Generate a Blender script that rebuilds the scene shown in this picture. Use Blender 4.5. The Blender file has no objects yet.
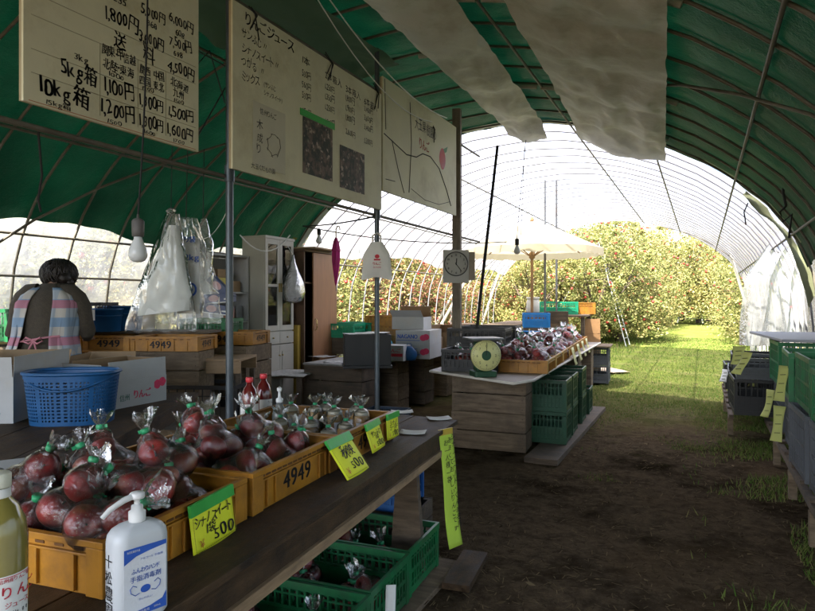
import bpy, bmesh, math, random
from mathutils import Matrix, Vector, Euler, noise

R = math.radians
rnd = random.Random(7)
sc = bpy.context.scene
COL = sc.collection

# ------------------------------------------------------------------ camera
YAW = R(24.7); FPX = 640.0; CX = 407.5; HY = 300.0; EYE = 1.35
CA, SA = math.cos(YAW), math.sin(YAW)
cam_data = bpy.data.cameras.new("camera")
cam = bpy.data.objects.new("camera", cam_data); COL.objects.link(cam)
cam.location = (0, 0, EYE); cam.rotation_euler = (R(90), 0, YAW)
cam_data.sensor_width = 36; cam_data.lens = 36 * FPX / 815
cam_data.shift_y = -5.5 / 815
cam_data.clip_start = 0.05; cam_data.clip_end = 600
sc.camera = cam

# ------------------------------------------------------------------ daylight
SUN_DIR = Vector((0.10, 0.62, -0.80)).normalized()
world = bpy.data.worlds.new("World"); sc.world = world; world.use_nodes = True
wn = world.node_tree.nodes; wl = world.node_tree.links
bg = wn.get("Background") or wn.new("ShaderNodeBackground")
sky = wn.new("ShaderNodeTexSky"); sky.sky_type = 'NISHITA'; sky.sun_disc = False
sky.air_density = .8; sky.dust_density = 2.0; sky.ozone_density = .3
sky.sun_elevation = math.asin(-SUN_DIR.z)
sky.sun_rotation = math.atan2(-SUN_DIR.x, -SUN_DIR.y)
wl.new(sky.outputs[0], bg.inputs[0]); bg.inputs[1].default_value = 0.15
sun_data = bpy.data.lights.new("sun", 'SUN'); sun_data.energy = 5.0; sun_data.angle = R(0.6)
sun_data.color = (1.0, 0.94, 0.82)
sun = bpy.data.objects.new("sun", sun_data); COL.objects.link(sun)
sun.rotation_euler = SUN_DIR.to_track_quat('-Z', 'Y').to_euler()
sun.location = (0, 0, 30)

sc.render.engine = 'CYCLES'
sc.view_settings.view_transform = 'Standard'; sc.view_settings.look = 'None'
sc.view_settings.gamma = 1; sc.view_settings.use_curve_mapping = False
sc.view_settings.exposure = 2.75
cy = sc.cycles
cy.use_denoising = True
cy.max_bounces = 10; cy.diffuse_bounces = 5; cy.glossy_bounces = 3; cy.transmission_bounces = 5
cy.transparent_max_bounces = 20
cy.caustics_reflective = False; cy.caustics_refractive = False
cy.sample_clamp_indirect = 6

# a pixel of the photograph at depth z, or on the level h, as a point of the place
def at(px, py, z):
    x = (px - CX) / FPX * z
    return Vector((x * CA - z * SA, x * SA + z * CA, EYE - (py - HY) / FPX * z))
def on(px, py, h):
    return at(px, py, FPX * (EYE - h) / (py - HY))

# ------------------------------------------------------------------ materials
MATS = {}
def nodes_of(name):
    m = bpy.data.materials.new(name); m.use_nodes = True
    nt = m.node_tree; nt.nodes.clear()
    out = nt.nodes.new("ShaderNodeOutputMaterial")
    return m, nt, out
def N(nt, t, **kw):
    n = nt.nodes.new(t)
    for k, v in kw.items(): setattr(n, k, v)
    return n
def mixcol(nt, fac, a, b):
    n = N(nt, "ShaderNodeMix", data_type='RGBA')
    for sock, v in ((n.inputs[0], fac), (n.inputs[6], a), (n.inputs[7], b)):
        if hasattr(v, "links"): nt.links.new(v, sock)
        elif isinstance(v, (int, float)): sock.default_value = v
        else: sock.default_value = (*v, 1) if len(v) == 3 else v
    return n.outputs[2]
def noise_tex(nt, vec, scale, detail=4, rough=.6, stretch=None):
    n = N(nt, "ShaderNodeTexNoise"); n.inputs["Scale"].default_value = scale
    n.inputs["Detail"].default_value = detail; n.inputs["Roughness"].default_value = rough
    if stretch:
        mp = N(nt, "ShaderNodeMapping"); mp.inputs["Scale"].default_value = stretch
        nt.links.new(vec, mp.inputs[0]); vec = mp.outputs[0]
    nt.links.new(vec, n.inputs["Vector"]); return n.outputs[0]
def ramp(nt, v, lo, hi):
    n = N(nt, "ShaderNodeMapRange"); n.inputs[1].default_value = lo; n.inputs[2].default_value = hi
    nt.links.new(v, n.inputs[0]); return n.outputs[0]
def math_n(nt, op, a, b=None):
    n = N(nt, "ShaderNodeMath", operation=op)
    for i, v in enumerate((a, b)):
        if v is None: continue
        if hasattr(v, "links"): nt.links.new(v, n.inputs[i])
        else: n.inputs[i].default_value = v
    return n.outputs[0]
def sc3(c, k): return tuple(min(1, max(0, x * k)) for x in c)

def mat(name, col, rough=.6, var=.25, scale=6., bump=.15, bscale=60., metal=0., spec=.4, stretch=None,
        dirt=None, dirt_amt=.35, dirt_scale=3., objvar=0., trans=0., coat=0.):
    if name in MATS: return MATS[name]
    m, nt, out = nodes_of(name); L = nt.links.new
    tc = N(nt, "ShaderNodeTexCoord"); v = tc.outputs["Object"]
    oi = N(nt, "ShaderNodeObjectInfo")
    ad = N(nt, "ShaderNodeVectorMath", operation='ADD'); sm = N(nt, "ShaderNodeMath", operation='MULTIPLY')
    L(oi.outputs["Random"], sm.inputs[0]); sm.inputs[1].default_value = 37.
    L(v, ad.inputs[0]); L(sm.outputs[0], ad.inputs[1]); v = ad.outputs[0]
    f = ramp(nt, noise_tex(nt, v, scale, 5, .65, stretch), .3, .7)
    c = mixcol(nt, f, sc3(col, 1 - var), sc3(col, 1 + var))
    if dirt:
        d = ramp(nt, noise_tex(nt, v, dirt_scale, 6, .7), .62 - dirt_amt * .4, .9 - dirt_amt * .35)
        c = mixcol(nt, d, c, dirt)
    if objvar:
        k = N(nt, "ShaderNodeMapRange"); L(oi.outputs["Random"], k.inputs[0])
        k.inputs[3].default_value = 1 - objvar; k.inputs[4].default_value = 1 + objvar
        hs = N(nt, "ShaderNodeHueSaturation"); L(k.outputs[0], hs.inputs["Value"]); L(c, hs.inputs["Color"]); c = hs.outputs[0]
    p = N(nt, "ShaderNodeBsdfPrincipled"); L(c, p.inputs["Base Color"])
    rv = N(nt, "ShaderNodeMapRange"); L(f, rv.inputs[0]); rv.inputs[3].default_value = max(0, rough - .1); rv.inputs[4].default_value = min(1, rough + .1)
    L(rv.outputs[0], p.inputs["Roughness"]); p.inputs["Metallic"].default_value = metal
    p.inputs["Specular IOR Level"].default_value = spec
    p.inputs["Coat Weight"].default_value = coat
    if bump:
        b = N(nt, "ShaderNodeBump"); b.inputs["Strength"].default_value = bump; b.inputs["Distance"].default_value = .01
        L(noise_tex(nt, v, bscale, 3, .6, stretch), b.inputs["Height"]); L(b.outputs[0], p.inputs["Normal"])
    s = p.outputs[0]
    if trans:
        t = N(nt, "ShaderNodeBsdfTranslucent"); L(c, t.inputs[0])
        mx = N(nt, "ShaderNodeMixShader"); mx.inputs[0].default_value = trans
        L(s, mx.inputs[1]); L(t.outputs[0], mx.inputs[2]); s = mx.outputs[0]
    L(s, out.inputs[0]); MATS[name] = m; return m

def film(name, tint, clear, haze, gloss_rough=.15, wrinkle=25., wstr=.5, trans_col=None, ior=1.45):
    """clear plastic sheet: part seen through, part milky (lit from either side), part shine"""
    if name in MATS: return MATS[name]
    m, nt, out = nodes_of(name); L = nt.links.new
    tc = N(nt, "ShaderNodeTexCoord"); v = tc.outputs["Object"]
    b = N(nt, "ShaderNodeBump"); b.inputs["Strength"].default_value = wstr; b.inputs["Distance"].default_value = .02
    L(noise_tex(nt, v, wrinkle, 4, .65), b.inputs["Height"])
    tr = N(nt, "ShaderNodeBsdfTransparent"); tr.inputs[0].default_value = (*tint, 1)
    df = N(nt, "ShaderNodeBsdfDiffuse"); df.inputs[0].default_value = (*sc3(tint, .8), 1); L(b.outputs[0], df.inputs[2])
    tl = N(nt, "ShaderNodeBsdfTranslucent"); tl.inputs[0].default_value = (*(trans_col or sc3(tint, .9)), 1); L(b.outputs[0], tl.inputs[1])
    a = N(nt, "ShaderNodeMixShader"); a.inputs[0].default_value = .62; L(df.outputs[0], a.inputs[1]); L(tl.outputs[0], a.inputs[2])
    h = ramp(nt, noise_tex(nt, v, wrinkle * .25, 5, .7), .3, .75)
    hz = math_n(nt, 'MULTIPLY_ADD', h, haze); hz.node.inputs[2].default_value = (1 - clear) * .5
    c = N(nt, "ShaderNodeMixShader"); L(hz, c.inputs[0]); L(tr.outputs[0], c.inputs[1]); L(a.outputs[0], c.inputs[2])
    gl = N(nt, "ShaderNodeBsdfGlossy"); gl.inputs["Roughness"].default_value = gloss_rough; L(b.outputs[0], gl.inputs["Normal"])
    fr = N(nt, "ShaderNodeFresnel"); fr.inputs[0].default_value = ior; L(b.outputs[0], fr.inputs[1])
    g = N(nt, "ShaderNodeMixShader"); L(fr.outputs[0], g.inputs[0]); L(c.outputs[0], g.inputs[1]); L(gl.outputs[0], g.inputs[2])
    L(g.outputs[0], out.inputs[0]); MATS[name] = m; return m

def leafmat(name, cols, trans=.35, spec=.3):
    if name in MATS: return MATS[name]
    m, nt, out = nodes_of(name); L = nt.links.new
    ge = N(nt, "ShaderNodeNewGeometry")
    cr = N(nt, "ShaderNodeValToRGB"); e = cr.color_ramp.elements
    e[0].color = (*cols[0], 1); e[1].color = (*cols[-1], 1)
    for i, c in enumerate(cols[1:-1]):
        x = e.new((i + 1) / (len(cols) - 1)); x.color = (*c, 1)
    L(ge.outputs["Random Per Island"], cr.inputs[0])
    oi = N(nt, "ShaderNodeObjectInfo"); k = N(nt, "ShaderNodeMapRange"); L(oi.outputs["Random"], k.inputs[0]); k.inputs[3].default_value = .75; k.inputs[4].default_value = 1.25
    hs = N(nt, "ShaderNodeHueSaturation"); L(k.outputs[0], hs.inputs["Value"]); L(cr.outputs[0], hs.inputs["Color"])
    p = N(nt, "ShaderNodeBsdfPrincipled"); p.inputs["Roughness"].default_value = .55; p.inputs["Specular IOR Level"].default_value = spec
    L(hs.outputs[0], p.inputs["Base Color"])
    t = N(nt, "ShaderNodeBsdfTranslucent"); L(hs.outputs[0], t.inputs[0])
    mx = N(nt, "ShaderNodeMixShader"); mx.inputs[0].default_value = trans; L(p.outputs[0], mx.inputs[1]); L(t.outputs[0], mx.inputs[2])
    L(mx.outputs[0], out.inputs[0]); MATS[name] = m; return m

# ------------------------------------------------------------------ mesh building
class MB:
    def __init__(self, M=None):
        self.v = []; self.f = []; self.mi = []; self.sm = []; self.M = M or Matrix.Identity(4); self.m = 0
    def add(self, vs, fs, smooth=False):
        o = len(self.v); self.v += [tuple(self.M @ Vector(p)) for p in vs]
        for f in fs:
            self.f.append(tuple(i + o for i in f)); self.mi.append(self.m); self.sm.append(smooth)
    def box(self, c, s, rz=0, rot=None):
        x, y, z = s[0] / 2, s[1] / 2, s[2] / 2
        q = rot if rot is not None else Matrix.Rotation(rz, 3, 'Z')
        vs = [Vector(c) + q @ Vector((i * x, j * y, k * z)) for i in (-1, 1) for j in (-1, 1) for k in (-1, 1)]
        self.add(vs, [(0, 1, 3, 2), (4, 6, 7, 5), (0, 4, 5, 1), (2, 3, 7, 6), (0, 2, 6, 4), (1, 5, 7, 3)])
    def b2(self, lo, hi):
        self.box([(a + b) / 2 for a, b in zip(lo, hi)], [abs(b - a) for a, b in zip(lo, hi)])
    def prism(self, poly, z0, z1):
        n = len(poly)
        self.add([(x, y, z0) for x, y in poly] + [(x, y, z1) for x, y in poly],
                 [tuple(range(n - 1, -1, -1)), tuple(range(n, 2 * n))] + [(i, (i + 1) % n, (i + 1) % n + n, i + n) for i in range(n)])
    def tube(self, pts, r, n=8, caps=True):
        pts = [Vector(p) for p in pts]; rs = r if isinstance(r, (list, tuple)) else [r] * len(pts)
        vs = []; up = None
        for i, p in enumerate(pts):
            t = (pts[min(i + 1, len(pts) - 1)] - pts[max(i - 1, 0)]).normalized()
            if up is None: up = Vector((0, 0, 1)) if abs(t.z) < .9 else Vector((1, 0, 0))
            a = t.cross(up); a = a.normalized() if a.length > 1e-6 else t.orthogonal().normalized()
            b = a.cross(t); up = b
            for k in range(n):
                w = 2 * math.pi * k / n; vs.append(p + (a * math.cos(w) + b * math.sin(w)) * rs[i])
        fs = []
        for i in range(len(pts) - 1):
            for k in range(n):
                fs.append((i * n + k, i * n + (k + 1) % n, (i + 1) * n + (k + 1) % n, (i + 1) * n + k))
        self.add(vs, fs, True)
        if caps:
            o = (len(pts) - 1) * n
            self.add(vs[:n], [tuple(range(n - 1, -1, -1))]); self.add(vs[o:], [tuple(range(n))])
    def lathe(self, prof, n=20, c=(0, 0, 0), wob=None, sx=1, sy=1):
        vs = []; fs = []
        for i, (r, z) in enumerate(prof):
            for k in range(n):
                w = 2 * math.pi * k / n; q = r * (wob(w, i) if wob else 1)
                vs.append((c[0] + q * math.cos(w) * sx, c[1] + q * math.sin(w) * sy, c[2] + z))
        for i in range(len(prof) - 1):
            for k in range(n):
                fs.append((i * n + k, i * n + (k + 1) % n, (i + 1) * n + (k + 1) % n, (i + 1) * n + k))
        if prof[0][0] > 1e-5 : fs.append(tuple(range(n - 1, -1, -1)))
        if prof[-1][0] > 1e-5: fs.append(tuple((len(prof) - 1) * n + k for k in range(n)))
        self.add(vs, fs, True)
    def surf(self, fn, nu, nv, smooth=True, flip=False):
        vs = [fn(i / nu, j / nv) for i in range(nu + 1) for j in range(nv + 1)]
        fs = []
        for i in range(nu):
            for j in range(nv):
                q = (i * (nv + 1) + j, (i + 1) * (nv + 1) + j, (i + 1) * (nv + 1) + j + 1, i * (nv + 1) + j + 1)
                fs.append(q[::-1] if flip else q)
        self.add(vs, fs, smooth)
    def rbox(self, lo, hi, r, z0, z1, n=5):
        """box with round vertical corners"""
        x0, y0 = lo; x1, y1 = hi; poly = []
        for cx_, cy_, a0 in ((x1 - r, y1 - r, 0), (x0 + r, y1 - r, 90), (x0 + r, y0 + r, 180), (x1 - r, y0 + r, 270)):
            for k in range(n + 1):
                w = R(a0 + 90 * k / n); poly.append((cx_ + r * math.cos(w), cy_ + r * math.sin(w)))
        self.prism(poly, z0, z1)
    def build(self, name, mats, parent=None, bevel=0., solid=0.):
        me = bpy.data.meshes.new(name); me.from_pydata(self.v, [], self.f)
        for m in (mats if isinstance(mats, (list, tuple)) else [mats]): me.materials.append(m)
        me.polygons.foreach_set("material_index", self.mi)
        me.polygons.foreach_set("use_smooth", self.sm)
        me.update()
        o = bpy.data.objects.new(name, me); COL.objects.link(o)
        if parent is not None: o.parent = parent
        if solid:
            s = o.modifiers.new("thickness", 'SOLIDIFY'); s.thickness = solid; s.offset = 0
        if bevel:
            b = o.modifiers.new("edge", 'BEVEL'); b.width = bevel; b.segments = 2; b.limit_method = 'ANGLE'; b.angle_limit = R(50)
        return o

def tag(o, label, cat, group=None):
    o["label"] = label; o["category"] = cat
    if group: o["group"] = group
    return o
def thing(name, label, cat, loc=(0, 0, 0), rz=0., group=None):
    o = bpy.data.objects.new(name, None); COL.objects.link(o)
    o.location = loc; o.rotation_euler = (0, 0, rz); o.empty_display_size = .1
    return tag(o, label, cat, group)
def kind(o, k): o["kind"] = k; return o
KIDS = {}
def copy_tree(src, label=None, loc=None, rot=None, scale=None, group=None):
    """a copy of a thing with copies of its parts and sub-parts (mesh data shared)"""
    c = src.copy(); COL.objects.link(c)
    def rec(a, b):
        for ch in list(a.children):
            d = ch.copy(); COL.objects.link(d); d.parent = b; rec(ch, d)
    rec(src, c)
    if label: c["label"] = label
    if group: c["group"] = group
    if loc is not None: c.location = loc
    if rot is not None: c.rotation_euler = rot if hasattr(rot, "__len__") else (0, 0, rot)
    if scale is not None: c.scale = (scale,) * 3 if isinstance(scale, (int, float)) else scale
    return c

# lettering: glyph outlines of Blender's own font, filled, cached per character
GLYPH = {}
def glyph(ch):
    if ch not in GLYPH:
        cu = bpy.data.curves.new("glyph", 'FONT'); cu.body = ch; cu.size = 1; cu.resolution_u = 3
        o = bpy.data.objects.new("glyph", cu); COL.objects.link(o)
        bpy.context.view_layer.update()
        me = bpy.data.meshes.new_from_object(o.evaluated_get(bpy.context.evaluated_depsgraph_get()))
        vs = [tuple(v.co) for v in me.vertices]; fs = [tuple(p.vertices) for p in me.polygons]
        bpy.data.objects.remove(o); bpy.data.curves.remove(cu); bpy.data.meshes.remove(me)
        if vs:
            x0 = min(v[0] for v in vs); x1 = max(v[0] for v in vs)
        else: x0, x1 = 0, .3
        GLYPH[ch] = (vs, fs, x0, x1)
    return GLYPH[ch]
def write(mb, s, org, size, right=(1, 0, 0), up=(0, 0, 1), jit=.5, vertical=False, fit=None, center=False, squeeze=1., bold=0):
    """hand lettering: each character a little turned and shifted. org = start of base line."""
    right = Vector(right).normalized(); up = Vector(up).normalized(); org = Vector(org); r = random.Random(s)
    adv = []
    for ch in s:
        _, _, x0, x1 = glyph(ch); adv.append(.35 if ch == ' ' else (x1 - x0) + .1)
    tot = sum(adv) * size * squeeze
    if fit and tot > 0: squeeze *= fit / tot; tot = fit
    x = -tot / 2 if center and not vertical else 0; y = 0
    for ch, a in zip(s, adv):
        vs, fs, x0, x1 = glyph(ch)
        if vs:
            w = r.uniform(-1, 1) * .16 * jit; k = size * (1 + r.uniform(-.12, .12) * jit); dy = r.uniform(-.07, .07) * jit * size
            c_, s_ = math.cos(w), math.sin(w); ox = (x0 + x1) / 2 if vertical else x0 - .05
            sd = r.uniform(0, 90); wv = .075 * min(1, jit * 1.2)
            for rep in range(1 + bold):
                q = rep * size * .035; G_ = [(vx + wv * noise.noise(Vector((vx * 3.1, vy * 3.1, sd))), vy + wv * noise.noise(Vector((vx * 3.1, vy * 3.1, sd + 7)))) for vx, vy, vz in vs] if wv else [(v[0], v[1]) for v in vs]
                mb.add([org + right * (x + q + ((vx - ox) * c_ - vy * s_) * k * squeeze) + up * (y + dy + ((vx - ox) * s_ + vy * c_) * k) for vx, vy in G_], fs)
        if vertical: y -= size * 1.05
        else: x += a * size * squeeze
# ------------------------------------------------------------------ shared materials
GALV = mat("galvanised_steel", (0.128, 0.136, 0.136), .45, .25, 9, .1, metal=.6, dirt=(.10, .06, .03), dirt_amt=.3)
DARKPIPE = mat("weathered_pipe", (0.12, 0.108, 0.084), .6, .35, 7, .1, dirt=(.07, .055, .035), dirt_amt=.4)
ROPE = mat("black_rope", (.02, .02, .02), .8, .2, 30)
WOOD = mat("old_planks", (0.1148, 0.0844, 0.0574), .8, .45, 3, .5, 40, stretch=(1.5, 12, 12), dirt=(.045, .04, .03), dirt_amt=.4)
WOODY = mat("old_planks_lengthwise", (0.0788, 0.0495, 0.027), .6, .55, 3, .6, 40, stretch=(14, 1.2, 14), spec=.12, dirt=(.022, .019, .016), dirt_amt=.5, dirt_scale=5)
GREYWOOD = mat("grey_weathered_wood", (0.1944, 0.1458, 0.0972), .85, .4, 3, .5, 40, stretch=(1.5, 12, 12), spec=.12, dirt=(.10, .08, .06), dirt_amt=.4)
YELLOW = mat("yellow_crate_plastic", (0.3974, 0.1723, 0.0132), .45, .18, 5, .06, dirt=(.22, .10, .022), dirt_amt=.55, dirt_scale=9, objvar=.12)
GREEN = mat("green_crate_plastic", (0.0077, 0.1408, 0.0448), .45, .22, 5, .06, dirt=(.03, .07, .035), dirt_amt=.45, dirt_scale=7, objvar=.15)
BLUE = mat("blue_plastic", (0.0089, 0.0759, 0.2053), .4, .15, 5, .05, objvar=.1)
BLACKP = mat("black_plastic", (0.0144, 0.0152, 0.016), .5, .2, 5, .06)
GREYP = mat("blue_grey_crate_plastic", (.085, .094, .105), .55, .2, 5, .06, dirt=(.06, .06, .05), dirt_amt=.3)
WHITEP = mat("white_plastic", (0.675, 0.684, 0.666), .4, .05, 5, .03)
WHITEB = mat("white_card_board", (0.4111, 0.4177, 0.4111), .75, .08, 4, .08, dirt=(.42, .38, .3), dirt_amt=.2)
KRAFT = mat("brown_cardboard", (0.2805, 0.187, 0.102), .8, .15, 5, .12)
PAPER = mat("white_paper", (.72, .72, .68), .8, .06, 6, .05)
INK = mat("black_ink", (.012, .012, .014), .6, .2, 20, 0)
INKRED = mat("red_ink", (.55, .03, .05), .6, .15, 20, 0)
INKBLUE = mat("blue_ink", (.02, .09, .42), .5, .1, 20, 0)
CARD = mat("yellow_price_card", (.82, .86, .03), .55, .06, 6, .05)
TAPE = mat("green_tape", (.05, .42, .07), .4, .1, 10, .1)
GREENMETAL = mat("dark_green_enamel", (.012, .06, .025), .4, .15, 8, .03)

# ------------------------------------------------------------------ ground
def dirt_ground():
    m, nt, out = nodes_of("trodden_earth_and_lawn"); L = nt.links.new
    tc = N(nt, "ShaderNodeTexCoord"); v = tc.outputs["Object"]
    sp = N(nt, "ShaderNodeSeparateXYZ"); L(v, sp.inputs[0])
    n1 = noise_tex(nt, v, 1.2, 6, .7); n2 = noise_tex(nt, v, 14, 6, .75); n3 = noise_tex(nt, v, 70, 4, .7); n4 = noise_tex(nt, v, .5, 4, .6)
    earth = mixcol(nt, ramp(nt, n2, .32, .68), (.056, .040, .026), (.150, .112, .071))
    earth = mixcol(nt, ramp(nt, n3, .54, .8), earth, (.092, .064, .036))
    earth = mixcol(nt, ramp(nt, n1, .48, .66), earth, (.019, .0135, .008)); earth = mixcol(nt, math_n(nt, 'MULTIPLY', ramp(nt, n4, .5, .68), .6), earth, (.125, .082, .042))
    grass = mixcol(nt, ramp(nt, n2, .3, .7), (.08, .11, .02), (.17, .20, .045))
    grass = mixcol(nt, ramp(nt, n1, .45, .75), grass, (.16, .15, .06))
    edge = math_n(nt, 'MULTIPLY_ADD', math_n(nt, 'ADD', n1, math_n(nt, 'MULTIPLY', n2, .5)), 6.0); L(sp.outputs[1], edge.node.inputs[2])
    k = ramp(nt, edge, 11.0, 16.5)
    c = mixcol(nt, k, earth, grass)
    p = N(nt, "ShaderNodeBsdfPrincipled"); p.inputs["Roughness"].default_value = 1; p.inputs["Specular IOR Level"].default_value = .0
    L(c, p.inputs["Base Color"])
    b = N(nt, "ShaderNodeBump"); b.inputs["Strength"].default_value = .9; b.inputs["Distance"].default_value = .02
    L(math_n(nt, 'ADD', n2, n3), b.inputs["Height"]); L(b.outputs[0], p.inputs["Normal"])
    L(p.outputs[0], out.inputs[0]); return m
g = MB()
def gz(x, y):
    return .025 * noise.noise(Vector((x * .9, y * .9, 3))) + .012 * noise.noise(Vector((x * 4, y * 4, 1)))
def gfn(u, w):
    x = -14 + 24 * u; y = -4 + 34 * w
    return (x, y, gz(x, y) - .02)
g.surf(gfn, 160, 220)
g.add([(-300, -300, -.09), (300, -300, -.09), (300, 400, -.09), (-300, 400, -.09)], [(0, 1, 2, 3)])
kind(g.build("ground", dirt_ground()), "structure")

# ------------------------------------------------------------------ the tunnel tent
XC, HALF = -2.1, 3.15
PROF = [(0, 3.40), (.5, 3.37), (1, 3.27), (1.5, 3.10), (2, 2.85), (2.4, 2.57), (2.7, 2.29), (2.92, 1.99), (3.06, 1.66), (3.13, 1.2), (3.15, .6), (3.15, 0)]
ARC = [(XC - d, h) for d, h in PROF[::-1]] + [(XC + d, h) for d, h in PROF[1:]]
CUM = [0]
for i in range(1, len(ARC)): CUM.append(CUM[-1] + math.dist(ARC[i], ARC[i - 1]))
def arc_at(s):
    for i in range(1, len(ARC)):
        if s <= CUM[i] or i == len(ARC) - 1:
            t = (s - CUM[i - 1]) / (CUM[i] - CUM[i - 1])
            return (ARC[i - 1][0] + (ARC[i][0] - ARC[i - 1][0]) * t, ARC[i - 1][1] + (ARC[i][1] - ARC[i - 1][1]) * t)
def arc_n(s):
    a = arc_at(max(0, s - .05)); b = arc_at(min(CUM[-1], s + .05)); t = Vector((b[0] - a[0], b[1] - a[1])).normalized()
    return Vector((-t.y, t.x)) * 1
def s_of_height(h, side):
    best = None
    for k in range(400):
        s = CUM[-1] / 2 * k / 400
        if arc_at(s)[1] >= h: best = s; break
    return best if side < 0 else CUM[-1] - best
def roof_h(x):
    d = abs(x - XC)
    for (d0, h0), (d1, h1) in zip(PROF, PROF[1:]):
        if d <= d1: return h0 + (h1 - h0) * (d - d0) / max(1e-6, d1 - d0)
    return 0
HOOP = .47
tent = thing("greenhouse_tunnel", "arched steel pipe tunnel tent roofed with green tarpaulin and clear film", "tent", (0, 0, 0))
hp = MB(); hp.tube([(p[0], 0, p[1]) for p in [arc_at(CUM[-1] * k / 40) for k in range(41)]], .0115, 6)
hoop0 = hoop1 = None
y = -3.6
while y < 17.4:
    o = hp.build("hoop", DARKPIPE, tent) if hoop0 is None else hoop0.copy()
    if hoop0 is None: hoop0 = o
    else: COL.objects.link(o); o.parent = tent
    if y > 7.5 and hoop1 is None: COL.objects.unlink(o); bpy.data.objects.remove(o); o = hp.build("hoop", mat("glare_paled_pipe", (.17, .17, .18), .5, .15, 7, .05), tent); hoop1 = o  # far hoops: sky glare put into a paler pipe colour
    elif y > 7.5: o.data = hoop1.data
    o.location = (0, y, 0); y += HOOP
for d in (-2.95, -2.35, -1.2, .78, 1.62, 2.4, 2.9):
    x = XC + d; p = MB(); p.tube([(x, -3.6, roof_h(x) - .03), (x, 17.3, roof_h(x) - .03)], .012, 6); p.build("purlin", DARKPIPE, tent)
for sgn in (-1, 1):      # slanting braces
    for y0 in (2.2, 13.6):
        p = MB(); a = arc_at(CUM[-1] / 2 - sgn * CUM[-1] * .42); b = arc_at(CUM[-1] / 2 - sgn * CUM[-1] * .14)
        pts = []
        for k in range(9):
            s = CUM[-1] / 2 - sgn * CUM[-1] * (.42 - .30 * k / 8); q = arc_at(s); pts.append((q[0] + sgn * .03, y0 + 3.4 * k / 8, q[1] - .03))
        p.tube(pts, .011, 6); p.build("brace", DARKPIPE, tent)

def tarp_mat():
    m, nt, out = nodes_of("green_tarpaulin"); L = nt.links.new
    tc = N(nt, "ShaderNodeTexCoord"); v = tc.outputs["Object"]
    f = ramp(nt, noise_tex(nt, v, 1.6, 6, .7), .3, .72); f2 = noise_tex(nt, v, 25, 4, .6)
    c = mixcol(nt, f, (.0016, .026, .0125), (.004, .052, .0245)); c = mixcol(nt, ramp(nt, noise_tex(nt, v, 3.2, 7, .75, (1, 3, 1)), .55, .75), c, (.001, .016, .008))
    b = N(nt, "ShaderNodeBump"); b.inputs["Strength"].default_value = .8; b.inputs["Distance"].default_value = .03; L(noise_tex(nt, v, 6, 6, .75), b.inputs["Height"])
    p = N(nt, "ShaderNodeBsdfPrincipled"); p.inputs["Roughness"].default_value = .5; p.inputs["Specular IOR Level"].default_value = .3; L(c, p.inputs["Base Color"]); L(b.outputs[0], p.inputs["Normal"])
    t = N(nt, "ShaderNodeBsdfTranslucent"); L(mixcol(nt, f, (.0002, .0029, .0014), (.0005, .0080, .0036)), t.inputs[0])
    mx = N(nt, "ShaderNodeMixShader"); mx.inputs[0].default_value = .45; L(p.outputs[0], mx.inputs[1]); L(t.outputs[0], mx.inputs[2])
    L(mx.outputs[0], out.inputs[0]); return m
TARP = tarp_mat()
Y0, Y1 = -2.7, 7.35
SL0, SR0 = s_of_height(1.95, -1), s_of_height(1.72, 1)
def tarp_fn(u, w):
    yy = Y0 + (Y1 - Y0) * u
    lo = SL0 + .07 * math.sin(yy * 2.1) + .05 * noise.noise(Vector((yy * 2.3, 0, 5))); hi = SR0 + .08 * math.sin(yy * 1.7 + 1)
    s = lo + (hi - lo) * w; x, h = arc_at(s); n = arc_n(s)
    e = .018 - .022 * abs(math.sin(math.pi * (yy + 3.6) / HOOP)) + .022 * noise.noise(Vector((x * 1.5, yy * 1.5, 2))) + .012 * abs(noise.noise(Vector((x * 4 + yy, yy * 3, 6))))
    ed = min(w, 1 - w) * (hi - lo)
    if ed < .35: e += .05 * (1 - ed / .35) * noise.noise(Vector((s, yy * 3.1, 8)))
    if Y1 - yy < .3: h += .02 * noise.noise(Vector((x * 4, 0, 0)))
    return (x + n.x * e, yy, h + n.y * e)
t = MB(); t.surf(tarp_fn, 260, 120); t.build("green_tarpaulin", TARP, tent)

FILM = film("clear_roof_film", (.88, .87, .92), .16, .45, .2, 5, .6, trans_col=(.66, .64, .71))
FILMW = film("milky_wall_film", (.78, .79, .80), .62, .42, .2, 4, .5)
FILMD = film("dusty_curtain_film", (.80, .81, .76), .30, .55, .25, 9, .9)
def film_fn(u, w):
    yy = 7.2 + 10.1 * u
    lo = s_of_height(2.05, -1) + .08 * math.sin(yy * 1.3) + .05 * noise.noise(Vector((yy * 2, 3, 5))); hi = s_of_height(1.95, 1) + .06 * math.sin(yy * 1.9)
    s = lo + (hi - lo) * w; x, h = arc_at(s); n = arc_n(s)
    e = .016 - .016 * abs(math.sin(math.pi * (yy + 3.6) / HOOP)) + .01 * noise.noise(Vector((x * 2, yy * 2, 2)))
    return (x + n.x * e, yy, h + n.y * e)
t = MB(); t.surf(film_fn, 110, 44); t.build("clear_film_roof", FILM, tent)
def wall_film(x, y0, y1, z0, z1, amp, seed):
    def fn(u, w):
        yy = y0 + (y1 - y0) * u; z = z0 + (z1 - z0) * w
        xx = XC + math.copysign(HALF + .03, x - XC) + amp * noise.noise(Vector((yy * 2.2, z * .8, seed))) + amp * .4 * noise.noise(Vector((yy * 9, z * 2, seed)))
        if z > 1.2: xx -= math.copysign((z - 1.2) ** 2 * .22, x - XC)
        return (xx, yy, z + .04 * noise.noise(Vector((yy * 2, 7, seed))) * w)
    b = MB(); b.surf(fn, int((y1 - y0) * 14), 16); return b
wall_film(-5.2, -3.4, 7.6, .02, 2.05, .05, 3).build("side_film", FILMW, tent)
wall_film(1.1, -3.4, 8.6, .02, 1.85, .05, 9).build("side_film", FILMD, tent)
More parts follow.
